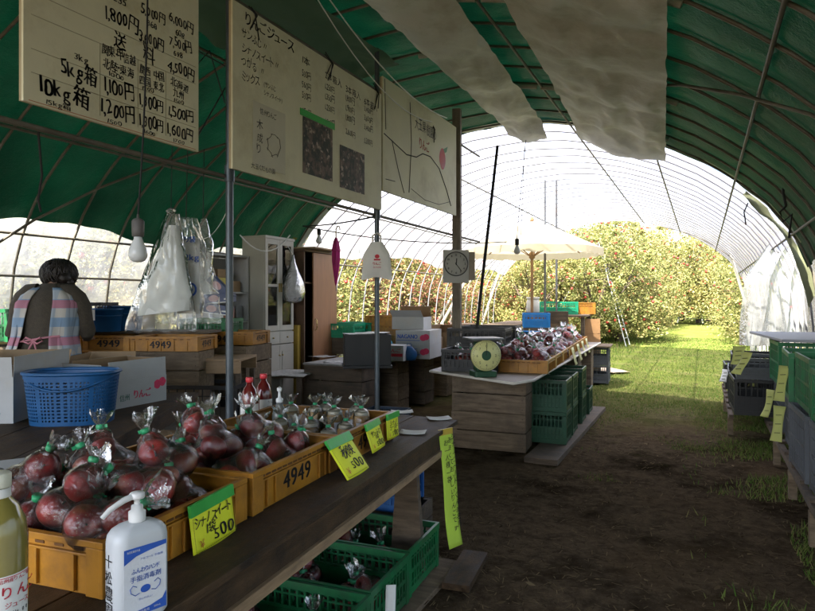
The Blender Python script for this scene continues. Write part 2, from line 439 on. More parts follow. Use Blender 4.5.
# board and rail along the film wall
for z in (.98, 1.55):
    p = MB(); p.tube([(-5.16, -3.4, z), (-5.16, 7.6, z)], .012, 6); p.build("side_rail", DARKPIPE, tent)
# slanted pipes standing at the film wall
for a, b in (((104, 181, 7), (86, 260, 6.4)), ):
    pass

# the pole row with its two rails
XS = -2.35
poles = [(3.5 * .0, None)]
def pole(py_px, z, top, label, r=.021, m=GALV, foot=0):
    p = at(py_px, HY, z); b = MB(); b.tube([(p.x, p.y, foot), (p.x, p.y, top)], r, 10)
    b.tube([(p.x, p.y, 2.0), (p.x, p.y, 2.09)], r * 1.35, 10)
    o = b.build("support_pole", m); return tag(o, label, "pole")
PIPE = mat("blue_grey_pipe", (0.084, 0.1015, 0.1155), .4, .2, 9, .1, metal=.5)
pole(229.5, 3.52, 3.36, "grey steel pole under the near end of the juice price board", .021, PIPE)
pole(377, 5.12, 3.36, "thin grey steel pole where the white shopping bag hangs", .02, PIPE)
for (z, lab) in ((2.025, "long thin pipe carrying the bottom edge of the hanging boards"), (3.03, "long thin pipe carrying the top edge of the hanging boards")):
    b = MB(); b.tube([(XS - .03, -.2, z), (XS - .03, 7.2, z + .01)], .0125, 8)
    tag(b.build("sign_rail", DARKPIPE), lab, "pipe")
c = at(457, HY, 6.75); b = MB(); b.box((c.x, c.y, 1.68), (.085, .085, 3.36), rz=.15)
tag(b.build("wooden_post", mat("post_wood", (.20, .17, .13), .8, .3, 4, .4, 40, stretch=(12, 12, 1.2), dirt=(.08, .07, .06))), "square grey wooden post carrying the wall clock", "post")
b = MB(); b.tube([at(497.5, 146, 7.3), at(488, 230, 7.0), at(478, 318, 6.7), at(474, 372, 6.6)], .018, 8)
tag(b.build("leaning_pole", ROPE), "slim black pole leaning just beyond the wall clock", "pole")
for px, z, lab in ((545, 10.4, "thin bare metal rod standing behind the cream parasol"), (556.5, 10.9, "lighter metal rod furthest from the clock behind the parasol")):
    p = at(px, HY, z); b = MB(); b.tube([(p.x, p.y, 0), (p.x, p.y, EYE + (HY - 180) / FPX * z)], .018, 8); tag(b.build("metal_rod", GALV), lab, "rod")
for i, (a, b_, lab) in enumerate((((728, 245, 13.6), (764, 365, 13.6), "long pale post leaning inside the open end of the tunnel"), ((757, 282, 14.4), (764, 350, 14.2), "short pale post leaning close to the film curtain"))):
    b = MB(); b.tube([at(*a), at(*b_)], .03 if i == 0 else .022, 8); tag(b.build("leaning_post", mat("pale_post", (.62, .58, .48), .7, .15)), lab, "post")
# props seen behind the parasol, sloping white stakes in the orchard
for i, (a, b_) in enumerate((((466, 280, 13), (430, 345, 13)), ((455, 290, 15), (425, 345, 15)), ((500, 270, 18), (480, 330, 18)))):
    b = MB(); b.tube([at(*a), at(*b_)], .03, 6)
    tag(b.build("slanted_stake", mat("pale_post", (.62, .58, .48))), ("bright slanted stake propping a tree left of the parasol".replace("left of", "beyond"), "thinner slanted stake behind the stacked cartons", "slanted stake showing under the red leaves")[i], "stake")

# wires, cords
def cord(pts, label, cat="cord", r=.004, m=ROPE, name="hanging_cord"):
    P = [Vector(p) for p in pts]
    b = MB(); b.tube(P, r, 6); return tag(b.build(name, m), label, cat)
def sagline(a, b, sag, n=10):
    a = Vector(a); b = Vector(b); return [a.lerp(b, k / n) - Vector((0, 0, sag * 4 * (k / n) * (1 - k / n))) for k in range(n + 1)]
cord(sagline(at(377, 216, 5.1), at(303, 226, 7.6), .02), "dark tie wire from the shopping bag pole to the tarp end", "wire", .008, name="tie_wire")
cord(sagline(at(303, 226, 7.6), at(458, 243, 8.2), .05), "dark tie wire crossing the tent behind the shopping bag", "wire", .008, name="tie_wire")
cord(sagline(at(458, 243, 8.2), at(560, 236, 9.5), .03), "dark tie wire passing behind the wall clock", "wire", .007, name="tie_wire")
cord([at(785, 130, 5.4), at(786, 165, 5.4), at(783, 192, 5.4), at(786, 206, 5.4)], "knotted black rope hanging by the gathered film curtain", "rope", .012, name="hanging_rope")
cord([at(786, 206, 5.4), at(780, 212, 5.4), at(783, 222, 5.4), at(792, 214, 5.4), at(790, 228, 5.4), at(789, 238, 5.4)], "loose knotted end of the black rope", "rope", .009, name="hanging_rope")
cord([at(748, 203, 6.6), at(744, 212, 6.6), at(746, 225, 6.6)], "short black cord dangling from the tarp edge", "cord", .008, name="power_cable")
cord(sagline(at(240, 235, 6.0), at(290, 235, 6.6), .16), "white cable looped above the tall cabinet", "cable", .006, WHITEP, "white_cable")
cord(sagline(at(232, 200, 3.6), at(194, 235, 4.4), .1), "thin pale string slung from the board pole", "string", .003, WHITEP, "thin_string")
cord(sagline(at(330, 0, 3.9), at(447, 118, 6.4), .12), "pale cable sagging along the ridge above the boards", "cable", .005, WHITEP, "white_cable")
cord(sagline(at(318, 0, 3.85), at(440, 122, 6.3), .2), "second pale cable sagging lower above the boards", "cable", .004, WHITEP, "white_cable")
cord([at(38, 128, 3.6), at(42, 175, 3.6), at(38, 200, 3.6), at(41, 212, 3.6)], "black cord with a plug dangling at the dark tarp wall", "cord", .007, name="power_cable")
cord(sagline(at(525, 132, 7.6), at(521, 235, 8.6), .02), "pale wire dropping past the cream parasol", "wire", .004, GALV, "thin_string")
for i, (x, y_) in enumerate(((XS, 2.95), (XS, 3.75), (XS, 4.45), (XS, 5.6))):
    b = MB()
    for k in range(3):
        w = rnd.uniform(-.04, .04)
        b.tube([(x + .02, y_ + w, 3.03 + rnd.uniform(-.02, .03)), (x + .05, y_ + w * .3 + rnd.uniform(-.03, .03), 2.97), (x + .04, y_ + rnd.uniform(-.05, .05), 2.88 + rnd.uniform(-.05, .05))], .0035, 5)
    tag(b.build("rope_tie", ROPE), ("black rope tie at the near corner of the juice price board", "black rope tie a third along the juice price board", "black rope tie at the far corner of the juice price board", "black rope tie holding the apple board")[i], "rope tie")
b = MB()
b.tube([(XS, 2.48, 2.5), (XS, 2.62, 2.66), (XS, 2.74, 2.42)], .004, 5); b.tube([(XS, 2.50, 2.63), (XS, 2.74, 2.62)], .004, 5); b.tube([(XS, 2.5, 2.14), (XS, 2.74, 2.5)], .004, 5)
tag(b.build("rope_tie", ROPE), "black lashing between the shipping fee board and the pole", "rope tie")

# pale shade sheets slung under the roof
SHEET = mat("pale_shade_cloth", (.88, .90, .85), .8, .03, 2.5, .6, 11, trans=.12, dirt=(.56, .56, .46), dirt_amt=.4, dirt_scale=2.2)
SHEETG = mat("thin_green_shade_cloth", (.14, .24, .17), .8, .08, 2.5, .2, 18, trans=.5)
def sheet(x0, x1, y0, y1, drop, label, m, seed, droop=0.0):
    def fn(u, w):
        yy = y0 + (y1 - y0) * u
        e0 = x0(yy); e1 = x1(yy); x = e0 + (e1 - e0) * w
        k = abs(math.sin(math.pi * (yy + 3.6) / (HOOP * 2)))
        z = roof_h(x) - .05 - drop * (.55 + .35 * k) * (1.15 - .6 * (2 * w - 1) ** 2) + .007 * math.sin(x * 23 + 3 * math.sin(yy * 1.3 + seed)) * k + .035 * noise.noise(Vector((x * 2, yy * 1.6, seed))) + .008 * noise.noise(Vector((x * 9, yy * 6, seed))) + .05 * abs(noise.noise(Vector((x * 3.2 + .4 * yy, yy * 2.2, seed + 4)))) + .02 * abs(noise.noise(Vector((x * 8, yy * 5 + x, seed + 2))))
        t = max(0, (yy - (y1 - 1.3)) / 1.3); z -= droop * t * t * (1 + .25 * math.sin(x * 7 + seed))
        return (x + .012 * noise.noise(Vector((yy * 5, w, seed))), yy + (.04 * noise.noise(Vector((x * 6, 1, seed))) if u > .99 else 0), z)
    b = MB(); b.surf(fn, 220, 44); o = b.build("shade_cloth", m); return tag(o, label, "shade cloth")
sheet(lambda y: -1.10 - .035 * max(0, y - 3.4), lambda y: -.15 - .05 * max(0, y - 3.3), -.5, 7.3, .10, "wide pale shade cloth hung on the aisle half of the roof", SHEET, 1, .10)
sheet(lambda y: -2.02, lambda y: -1.40 - .05 * max(0, y - 3.5), -.5, 7.3, .10, "narrower pale shade cloth hung just past the ridge", SHEET, 5, .08)
sheet(lambda y: -3.1 - .02 * y, lambda y: -2.32 + .0 * y, -.5, 4.9, .05, "thin see through green cloth above the juice price board", SHEETG, 8, .0)
# pipe sleeves over the hoops where the shade cloths are pinned
for i, (x, yy) in enumerate(((-2.0, 1.1), (-1.42, 2.04), (-2.0, 2.98), (-1.12, 2.98), (-1.45, 3.92), (-1.15, 3.92), (-2.0, 4.86), (-.22, 3.45), (-1.5, 5.8), (-1.2, 5.8), (-.30, 5.33), (-.42, 6.74), (-.18, 2.04))):
    k_ = round((yy + 3.6) / HOOP) * HOOP - 3.6; p = MB(); p.tube([(x - .13, k_, roof_h(x - .13) - .028), (x, k_, roof_h(x) - .03), (x + .13, k_, roof_h(x + .13) - .028)], .022, 8); p.build("pipe_sleeve", mat("pale_sleeve", (.40, .41, .36), .6, .2), tent)
# gathered film curtain at the aisle side of the open end
cp = at(800, 300, 7.9)
def curt(u, w):
    ang = u; z = 2.28 - 1.5 * w
    wd = .16 + .40 * min(1, w * 2.2) ** .7
    k = (u - .5) * 2
    fold = .05 * math.sin(u * 34 + w * 2) + .03 * math.sin(u * 71 + 3 * w) + .05 * noise.noise(Vector((u * 5, w * 2, 3)))
    a = Vector((CA, SA, 0)); d = Vector((-SA, CA, 0))
    p = Vector((cp.x, cp.y, 0)) + a * (k * wd * 1.15 + .10 * (1 - w) * k + .22 * (1 - w)) + d * (fold * (1 + w) + .1 * k * k)
    return (p.x, p.y, z + .10 * (1 - w) * (1 - k * k) - .0)
b = MB(); b.surf(curt, 90, 26)
tag(b.build("film_curtain", film("gathered_curtain_film", (.80, .81, .77), .12, .62, .2, 7, .5)), "bundle of clear film gathered in folds at the open side", "film curtain")
def flap(u, w):
    x = .38 + .62 * u; z = roof_h(x) - .0 - (.05 + .16 * u) * w
    return (x + .03 * math.sin(w * 3 + u * 9), 7.38 + .05 * math.sin(u * 19 + w * 2) * w + .03, z + .02 * noise.noise(Vector((u * 9, w * 3, 2))))
b = MB(); b.surf(flap, 60, 8); tag(b.build("canvas_flap", mat("olive_canvas", (.13, .14, .075), .8, .2, 3, .3, 20, trans=.3)), "olive canvas strip draped along the tarp edge over the film curtain", "flap")

# ------------------------------------------------------------------ orchard
BARK = mat("bark", (.10, .075, .055), .9, .4, 5, .8, 25, stretch=(6, 6, 1.5))
LEAF = {
 "green": leafmat("apple_leaves", [(.07, .095, .022), (.14, .16, .042), (.26, .255, .08), (.42, .38, .16)]),
 "gold": leafmat("yellowing_leaves", [(.10, .12, .03), (.20, .205, .06), (.34, .31, .11), (.46, .37, .15)]),
 "red": leafmat("reddening_leaves", [(.085, .12, .03), (.19, .18, .065), (.32, .085, .075), (.30, .22, .11)]),
}
def tree_meshes(seed, h, w, kindname, nleaf, lsize):
    r = random.Random(seed)
    tr = MB(); th = h * .24
    top = Vector((r.uniform(-.1, .1), r.uniform(-.1, .1), th))
    tr.tube([(0, 0, -.1), top * .5 + Vector((.03, 0, 0)), top], [.12, .09, .075], 8)
    tips = []
    nb = 8
    for k in range(nb):
        a = 2 * math.pi * k / nb + r.uniform(-.4, .4); el = r.uniform(.25, 1.2)
        d = Vector((math.cos(a) * math.cos(el), math.sin(a) * math.cos(el), math.sin(el)))
        ln = r.uniform(.45, .62) * w * (1 if el < .8 else .9) ; p0 = top + Vector((0, 0, r.uniform(-.25, .15)))
        p1 = p0 + d * ln * .5; p2 = p1 + (d + Vector((r.uniform(-.4, .4), r.uniform(-.4, .4), r.uniform(.0, .8)))).normalized() * ln * .6
        tr.tube([p0, p1, p2], [.05, .032, .014], 6); tips += [p1, p2]
        for q in range(3):
            d2 = (d + Vector((r.uniform(-1, 1), r.uniform(-1, 1), r.uniform(-.4, .9)))).normalized(); p3 = p1.lerp(p2, r.uniform(0, 1)); p4 = p3 + d2 * ln * .45
            tr.tube([p3, p4], [.018, .006], 5); tips.append(p4)
    cr = MB(); cl = []
    while len(cl) < 80:
        p = Vector((r.uniform(-1, 1), r.uniform(-1, 1), r.uniform(-1, 1)))
        if .35 < p.length < 1: cl.append(Vector((p.x * w * .62, p.y * w * .62, h * .52 + p.z * h * .48)))
    cl += tips
    for _ in range(34):
        q = r.uniform(0, 6.28); k = w * .62 * r.uniform(.35, 1) ; cl.append(Vector((k * math.cos(q), k * math.sin(q), r.uniform(.25, 1.25))))
    per = nleaf // len(cl)
    for c in cl:
        s = r.uniform(.10, .50); n = int(per * r.uniform(.4, 1.6))
        for _ in range(n):
            p = c + Vector((r.gauss(0, s * .6), r.gauss(0, s * .6), r.gauss(0, s * .5)))
            if p.z < .25: continue
            a = Vector((r.gauss(0, 1), r.gauss(0, 1), r.gauss(0, .7))).normalized(); b_ = a.orthogonal().normalized(); b_ = Matrix.Rotation(r.uniform(0, 6.28), 3, a) @ b_
            l = lsize * r.uniform(.6, 1.3); n_ = a.cross(b_)
            cr.add([p - a * l, p + b_ * l * .5 + n_ * l * .12, p + a * l, p - b_ * l * .5 + n_ * l * .12], [(0, 1, 2, 3)])
    fr = MB()
    for _ in range(80):
        c = r.choice(cl); p = c + Vector((r.gauss(0, .15), r.gauss(0, .15), r.gauss(0, .15)))
        if p.z > .4: fr.lathe([(0, -.038), (.034, -.02), (.040, .008), (.026, .034), (0, .03)], 7, p)
    return tr, cr, fr
PROTO = {}
def tree(kn, var, loc, s, rz, label, group):
    key = (kn, var)
    if key not in PROTO:
        h, w = (4.1, 3.0)
        tr, cr, fr = tree_meshes(hash(kn) % 1 + var * 13 + {"green": 1, "gold": 5, "red": 9}[kn], h, w, kn, 15000, .043)
        o = thing("apple_tree", label, "tree", loc, rz, group); tr.build("trunk", BARK, o); cr.build("crown", LEAF[kn], o); fr.build("apples", mat("ripe_apples", (.42, .035, .03), .4, .25, 9, 0), o)["kind"] = "stuff"; PROTO[key] = o
    else: o = copy_tree(PROTO[key], label, loc, rz, group=group)
    o.scale = (s, s, s); return o
r = random.Random(21)
LBL = {"green": ("leafy green apple tree in the orchard rows outside the tent", "green orchard trees"), "gold": ("yellowing apple tree in the orchard rows beyond the tunnel", "yellowing orchard trees"), "red": ("red leaved apple tree seen through the open tunnel side", "red leaved orchard trees")}
def plant(kn, x, y, s=1., var=None):
    tree(kn, r.randrange(2) if var is None else var, (x, y, -.05), s * r.uniform(.92, 1.1), r.uniform(0, 6.28), *LBL[kn])
for yy in (5.5, 7.9, 10.2, 12.6, 15.0, 17.4):                     # first row outside the open side
    plant(r.choice(("red", "gold", "green")) if yy > 9 else r.choice(("gold", "green")), -7.3 + r.uniform(-.3, .3), yy, .9)
for yy in (6.5, 9.5, 12.5, 15.5, 18.5): plant(r.choice(("green", "gold")), -10.2 + r.uniform(-.4, .4), yy, 1.05)
plant("red", -6.7, 13.6, .85); plant("red", -6.6, 16.0, .85)
for yy in (-2.2, 1.0, 3.2): plant(r.choice(("green", "gold")), -8.2 + r.uniform(-.4, .4), yy, .95)
for x, y_, k, s in ((-4.6, 19.6, "gold", 1.0), (-2.9, 20.2, "green", 1.0), (-2.5, 22.0, "gold", 1.0), (-2.9, 24.5, "green", 1.1), (-3.6, 23.0, "gold", 1.1), (-5.6, 22.5, "red", 1.0), (-3.0, 27.5, "gold", 1.15), (-3.3, 31, "green", 1.2), (-4.5, 27, "green", 1.2),
                    (-3.2, 35, "gold", 1.25), (-2.8, 39, "green", 1.35), (-1.6, 41, "gold", 1.5), (-.2, 44, "green", 1.5), (1.2, 41, "green", 1.45), (3.0, 40, "gold", 1.5), (.4, 47, "gold", 1.6), (5, 40, "green", 1.4), (-6.5, 26, "gold", 1.15), (-7.5, 22, "green", 1.1), (-8.5, 30, "gold", 1.3), (-5.5, 33, "green", 1.3),
                    (2.3, 19.3, "green", .9), (2.0, 21.8, "gold", .95), (1.9, 24.6, "green", 1.0), (2.0, 27.6, "gold", 1.1), (2.5, 31, "green", 1.15), (2.6, 35, "gold", 1.2), (5.2, 21, "gold", 1.1), (5.4, 25, "green", 1.2), (5.6, 30, "gold", 1.3), (4.4, 16.5, "green", .95), (3.4, 13.0, "gold", .9), (3.3, 9.6, "green", .9), (7.5, 27, "green", 1.3),
                    (-9.0, 26, "green", 1.3), (-11, 22.5, "gold", 1.2), (-3.4, 35, "gold", 1.4), (-5.2, 38, "green", 1.5), (-7.5, 36, "gold", 1.5), (-10, 34, "green", 1.5), (5.6, 35, "green", 1.4), (7.5, 38, "gold", 1.5), (-2.5, 48, "gold", 1.6), (1, 51, "green", 1.6), (4.5, 50, "gold", 1.6), (8, 46, "green", 1.6), (-6, 46, "gold", 1.6), (-13, 27, "gold", 1.4), (-14, 20, "green", 1.3), (-13, 15, "gold", 1.25), (-13, 10, "green", 1.25), (-12.5, 5, "gold", 1.2), (-3.3, 21.4, "gold", .8), (-4.2, 21.8, "green", 1.0)):
    plant(k, x, y_, s)

# ------------------------------------------------------------------ grass, straw
GRASS = leafmat("grass_blades", [(.05, .10, .016), (.09, .15, .025), (.16, .19, .05), (.20, .17, .07)], .35, .1)
gr = MB(); r = random.Random(4)
def blade(x, y, h):
    a = r.uniform(0, 6.28); w = .0028 + .012 * h + .0005 * max(0, y - 8); b_ = Vector((math.cos(a) * w, math.sin(a) * w, 0)); l = Vector((r.gauss(0, .4) * h, r.gauss(0, .4) * h, h)); p = Vector((x, y, gz(x, y) - .02))
    gr.add([p - b_, p + b_, p + b_ * .6 + l * .6, p + l, p - b_ * .6 + l * .6], [(0, 1, 2, 3, 4)])
for _ in range(30000):
    y_ = 8.2 + 17 * r.random() ** 1.6; x = r.uniform(-1.5, 2.0)
    if r.random() > min(1, (y_ - 7.6) / 2.6 + .4 * noise.noise(Vector((x * 1.2, y_ * 1.2, 0)))): continue
    blade(x, y_, r.uniform(.012, .042))
for _ in range(14000):                                                    # tufts along the crate stand and under it
    y_ = r.uniform(2.6, 9.5); x = .62 + r.gauss(0, .24)
    if noise.noise(Vector((x * 2, y_ * 1.6, 4))) < -.05: continue
    blade(x, y_, r.uniform(.015, .06))
for _ in range(22000):
    y_ = r.uniform(5.0, 11); x = r.gauss(-.25, .5)
    if noise.noise(Vector((x * 1.3, y_ * 1.3, 9))) + .25 * r.random() < .10 + (8.2 - y_) * .13: continue
    blade(x, y_, r.uniform(.010, .032))
for _ in range(9000):
    y_ = r.uniform(9, 30); x = r.choice((r.uniform(-3.6, -1.6), r.uniform(1.2, 3.0), r.uniform(-7, -5.4))); blade(x, y_, r.uniform(.04, .14))
kind(gr.build("grass", GRASS), "stuff")
STRAW = leafmat("straw_bits", [(.11, .082, .045), (.20, .15, .085), (.065, .047, .028), (.035, .025, .015)], .1, 0.)
st = MB()
for _ in range(7500):
    y_ = 2.4 + 7.5 * r.random() ** 1.3; x = r.uniform(-1.35, .75); a = r.uniform(0, 6.28); l = r.uniform(.006, .028); w = r.uniform(.0008, .0026)
    d = Vector((math.cos(a), math.sin(a), 0)); n_ = Vector((-d.y, d.x, 0)) * w; p = Vector((x, y_, gz(x, y_) - .012 + r.uniform(0, .006))); e = Vector((0, 0, r.uniform(-.004, .012)))
    st.add([p - d * l - n_, p - d * l + n_, p + d * l + n_ + e, p + d * l - n_ + e], [(0, 1, 2, 3)])
for _ in range(240):                                                     # fallen leaves
    y_ = 2.4 + 9 * r.random(); x = r.uniform(-1.35, .75); s = r.uniform(.012, .03); a = r.uniform(0, 6.3); p = Vector((x, y_, gz(x, y_) - .008)); d = Vector((math.cos(a), math.sin(a), r.uniform(-.2, .3))) * s; n_ = Vector((-d.y, d.x, r.uniform(-.3, .3) * s)) * .5
    st.add([p - d, p + n_, p + d, p - n_], [(0, 1, 2, 3)])
for _ in range(70):                                                     # little stones, leaf scraps
    y_ = 2.4 + 6 * r.random(); x = r.uniform(-1.3, .7); s = r.uniform(.006, .02); p = Vector((x, y_, gz(x, y_) - .012)); a = r.uniform(0, 6)
    st.add([p + Vector((math.cos(a + k * 1.26) * s * r.uniform(.6, 1.2), math.sin(a + k * 1.26) * s * r.uniform(.6, 1.2), r.uniform(0, .01))) for k in range(5)], [(0, 1, 2, 3, 4)])
kind(st.build("straw_litter", STRAW), "stuff")
# ------------------------------------------------------------------ hanging boards (each lies in the plane of the pole row, writing towards the aisle)
BOARD = mat("cream_board", (0.6572, 0.636, 0.4452), .7, .06, 3, .05, dirt=(.46, .42, .26), dirt_amt=.3, dirt_scale=2)
BOARDEDGE = mat("board_edge_wood", (.40, .33, .20), .8, .2)
XB = XS + .03
def board(name, label, y0, y1, z0, z1, n0=0.):
    o = thing(name, label, "sign board", (XB, y0, z0))
    w, h = y1 - y0, z1 - z0
    b = MB(); b.b2((-.006, 0, 0), (.006, w, h)); b.build("panel", BOARD, o)
    b = MB(); b.b2((-.022, 0.002, 0.002), (-.0065, .03, h - .002)); b.b2((-.022, w - .03, .002), (-.0065, w - .002, h - .002)); b.b2((-.022, .03, .002), (-.0065, w - .03, .03)); b.build("batten", BOARDEDGE, o)
    return o, w, h
X8 = .0075
def wr(mb, s, y, z, size, **k): write(mb, s, (X8, y, z), size, right=(0, 1, 0), up=(0, 0, 1), **k)
o, w, h = board("shipping_fee_board", "cream board of handwritten shipping fees, hung beyond the bulb cord", 1.58, 2.50, 2.10, 3.40)
t = MB()
for i, (y_, a, b_, c) in enumerate(((.46, "3kg", "1,000円", "1,200円"), (.66, "", "", ""))): pass
for (s, y_, z, sz, ft) in (("235", .40, .545, .042, .07), ("1,800円", .36, .455, .075, .175), ("5,000円", .55, .555, .06, .15), ("368", .59, .51, .038, .06), ("3,600円", .54, .425, .07, .15), ("6,000円", .72, .585, .055, .16), ("608", .76, .535, .038, .06), ("7,500円", .72, .475, .06, .15), ("698", .75, .43, .038, .06), ("4,500円", .71, .35, .07, .18),
                      ("送", .40, .355, .075, .07), ("料", .56, .345, .075, .07), ("関東・甲信越", .345, .30, .048, .18), ("北陸・東海", .345, .245, .048, .17), ("1000", .38, .215, .026, .08), ("関西", .545, .285, .045, .065), ("中国", .625, .28, .045, .065), ("四国", .545, .235, .045, .065), ("東北", .625, .23, .045, .065), ("北海道", .73, .28, .042, .12), ("九州", .745, .235, .042, .07), ("1200", .56, .208, .025, .07), ("1500", .75, .208, .025, .07),
                      ("3kg", .21, .23, .036, .07), ("5kg箱", .15, .15, .085, .17), ("10kg箱", .06, .05, .085, .22), ("15kg箱", .09, .012, .026, .11), ("1,100円", .355, .14, .08, .16), ("1,200円", .34, .045, .085, .18), ("1,300円", .545, .135, .07, .145), ("1,300円", .545, .042, .072, .145), ("1,500円", .715, .135, .066, .17), ("1,600円", .71, .045, .07, .17), ("1500", .37, .012, .024, .08), ("1600", .57, .012, .024, .07), ("1700", .75, .012, .024, .07)):
    wr(t, s, y_, z, sz * 1.06, fit=ft, jit=.9, bold=1)
t.build("handwriting", INK, o)
l = MB()
for z in (.115, .205, .335, .42): l.b2((X8 - .0008, .03, z), (X8, w - .02, z + .0025))
for y_ in (.335, .535, .70): l.b2((X8 - .0008, y_, .03), (X8, y_ + .0025, .335))
l.build("ruled_lines", mat("faint_line", (.36, .34, .22), .8), o)
l = MB(); l.b2((X8 - .0008, .02, .006), (X8, w - .02, .009)); l.build("red_underline", mat("faint_red_line", (.45, .20, .10), .8), o)

o, w, h = board("juice_price_board", "cream board of handwritten apple juice prices with two photographs", 2.76, 4.535, 2.065, 2.985)
t = MB()
wr(t, "りんごジュース", .10, .83, .082, fit=.47, bold=1)
for k, s in enumerate(("サンふじ　〃", "シナノスイート 〃", "つがる　　〃", "ミックス")): wr(t, s.replace("　", " "), .07, .745 - .078 * k, .062, squeeze=.8, jit=.8)
for k, s in enumerate(("(サンふじ", "シナノスイート)")): wr(t, s, .27, .53 - .05 * k, .036, squeeze=.8)
for c, (hd, vals) in enumerate((("1本", ("530円", "560円", "530円", "850円")), ("2本箱入", ("1,250円", "1,350円", "1,250円", "1,850円")), ("3本箱入", ("1,800円", "1,900円", "1,800円", "2,800円")), ("6本箱入", ("3,400円", "3,600円", "3,400円", "5,300円")))):
    y_ = .66 + c * .275
    wr(t, hd, y_, .80 - c * .012, .062, squeeze=.85, fit=.10 if c == 0 else .22)
    for k, v in enumerate(vals): wr(t, v, y_, .715 - .07 * k - (.03 if k == 3 else 0), .058, squeeze=.75, jit=.8)
wr(t, "大玉果樹園", .29, .30, .03)
t.build("handwriting", INK, o)
b = MB(); b.b2((.0062, .17, .05), (.0085, .48, .42)); b.build("poster", mat("cream_print", (.55, .53, .40), .7, .06, 8, .03), o)
t = MB(); write(t, "信州りんご", (.0095, .23, .36), .04, right=(0, 1, 0), squeeze=.9)
write(t, "木", (.0095, .20, .27), .06, right=(0, 1, 0)); write(t, "成", (.0095, .20, .20), .06, right=(0, 1, 0)); write(t, "り", (.0095, .20, .13), .06, right=(0, 1, 0))
write(t, "大玉くだもの園", (.0095, .15, .035), .036, right=(0, 1, 0))
for k in range(7):
    a = R(50 * k); t.tube([(.0095, .36 + .07 * math.cos(a), .20 + .07 * math.sin(a)), (.0095, .37 + .06 * math.cos(a + .6), .21 + .06 * math.sin(a + .8)), (.0095, .36 + .07 * math.cos(a + 1.1), .20 + .07 * math.sin(a + 1.1))], .0014, 4)
t.build("poster_print", INK, o)
def photo_mat():
    m, nt, out = nodes_of("orchard_photo"); L = nt.links.new
    tc = N(nt, "ShaderNodeTexCoord"); v = tc.outputs["Object"]
    c = mixcol(nt, ramp(nt, noise_tex(nt, v, 14, 5, .7), .45, .6), (.025, .032, .022), (.16, .11, .08))
    c = mixcol(nt, ramp(nt, noise_tex(nt, v, 22, 3, .6), .58, .66), c, (.42, .33, .26))
    c = mixcol(nt, ramp(nt, noise_tex(nt, v, 9, 3, .6), .62, .7), c, (.30, .28, .20))
    p = N(nt, "ShaderNodeBsdfPrincipled"); p.inputs["Roughness"].default_value = .7; L(c, p.inputs["Base Color"]); L(p.outputs[0], out.inputs[0]); return m
PHOTO = photo_mat()
b = MB(); b.b2((.0062, .67, .10), (.0085, 1.03, .46)); b.build("photograph", PHOTO, o)
b = MB(); b.b2((.0062, .64, .462), (.0092, 1.06, .505)); b.build("green_tape", TAPE, o)
b = MB(); b.b2((.0062, 1.13, .08), (.0085, 1.49, .38)); b.build("photograph", PHOTO, o)

o, w, h = board("apple_drawing_board", "cream board with an apple drawn in red, beside the wooden post", 4.56, 6.24, 2.225, 3.14)
t = MB()
wr(t, "大玉果樹園の", .62, .66, .115, squeeze=.75)
pts = [(X8, .02, .46), (X8, .45, .38), (X8, .66, .40), (X8, .80, .46), (X8, .98, .47), (X8, 1.2, .40), (X8, 1.4, .22), (X8, 1.52, .08)]
t.tube(pts, .005, 4); t.tube([(X8, .52, .85), (X8, .55, .5), (X8, .50, .06)], .0035, 4); t.tube([(X8, .16, .44), (X8, .28, .22), (X8, .40, .04)], .003, 4)
t.tube([(X8, .55, .10), (X8, .85, .045), (X8, 1.2, .05), (X8, 1.5, .12)], .0025, 4); t.tube([(X8, 0.05, .10), (X8, .22, .11)], .003, 4); t.tube([(X8, .03, .9), (X8, .05, .5)], .003, 4)
t.build("drawn_lines", INK, o)
t = MB(); wr(t, "りんご", .72, .50, .12, squeeze=.8, bold=1)
ap = [(X8, 1.29 + .075 * math.cos(a) * (1 + .12 * math.cos(2 * a)), .51 + .105 * math.sin(a)) for a in [2 * math.pi * k / 28 for k in range(28)]]
t.add(ap, [tuple(range(28))]); t.build("red_apple_drawing", mat("red_paint", (.42, .05, .03), .6), o)
t = MB(); t.add([(X8, 1.31, .61), (X8, 1.36, .63), (X8, 1.43, .66), (X8, 1.40, .60), (X8, 1.35, .58)], [(0, 1, 2, 3, 4)]); t.build("drawn_leaf", mat("green_paint", (.05, .22, .06), .6), o)

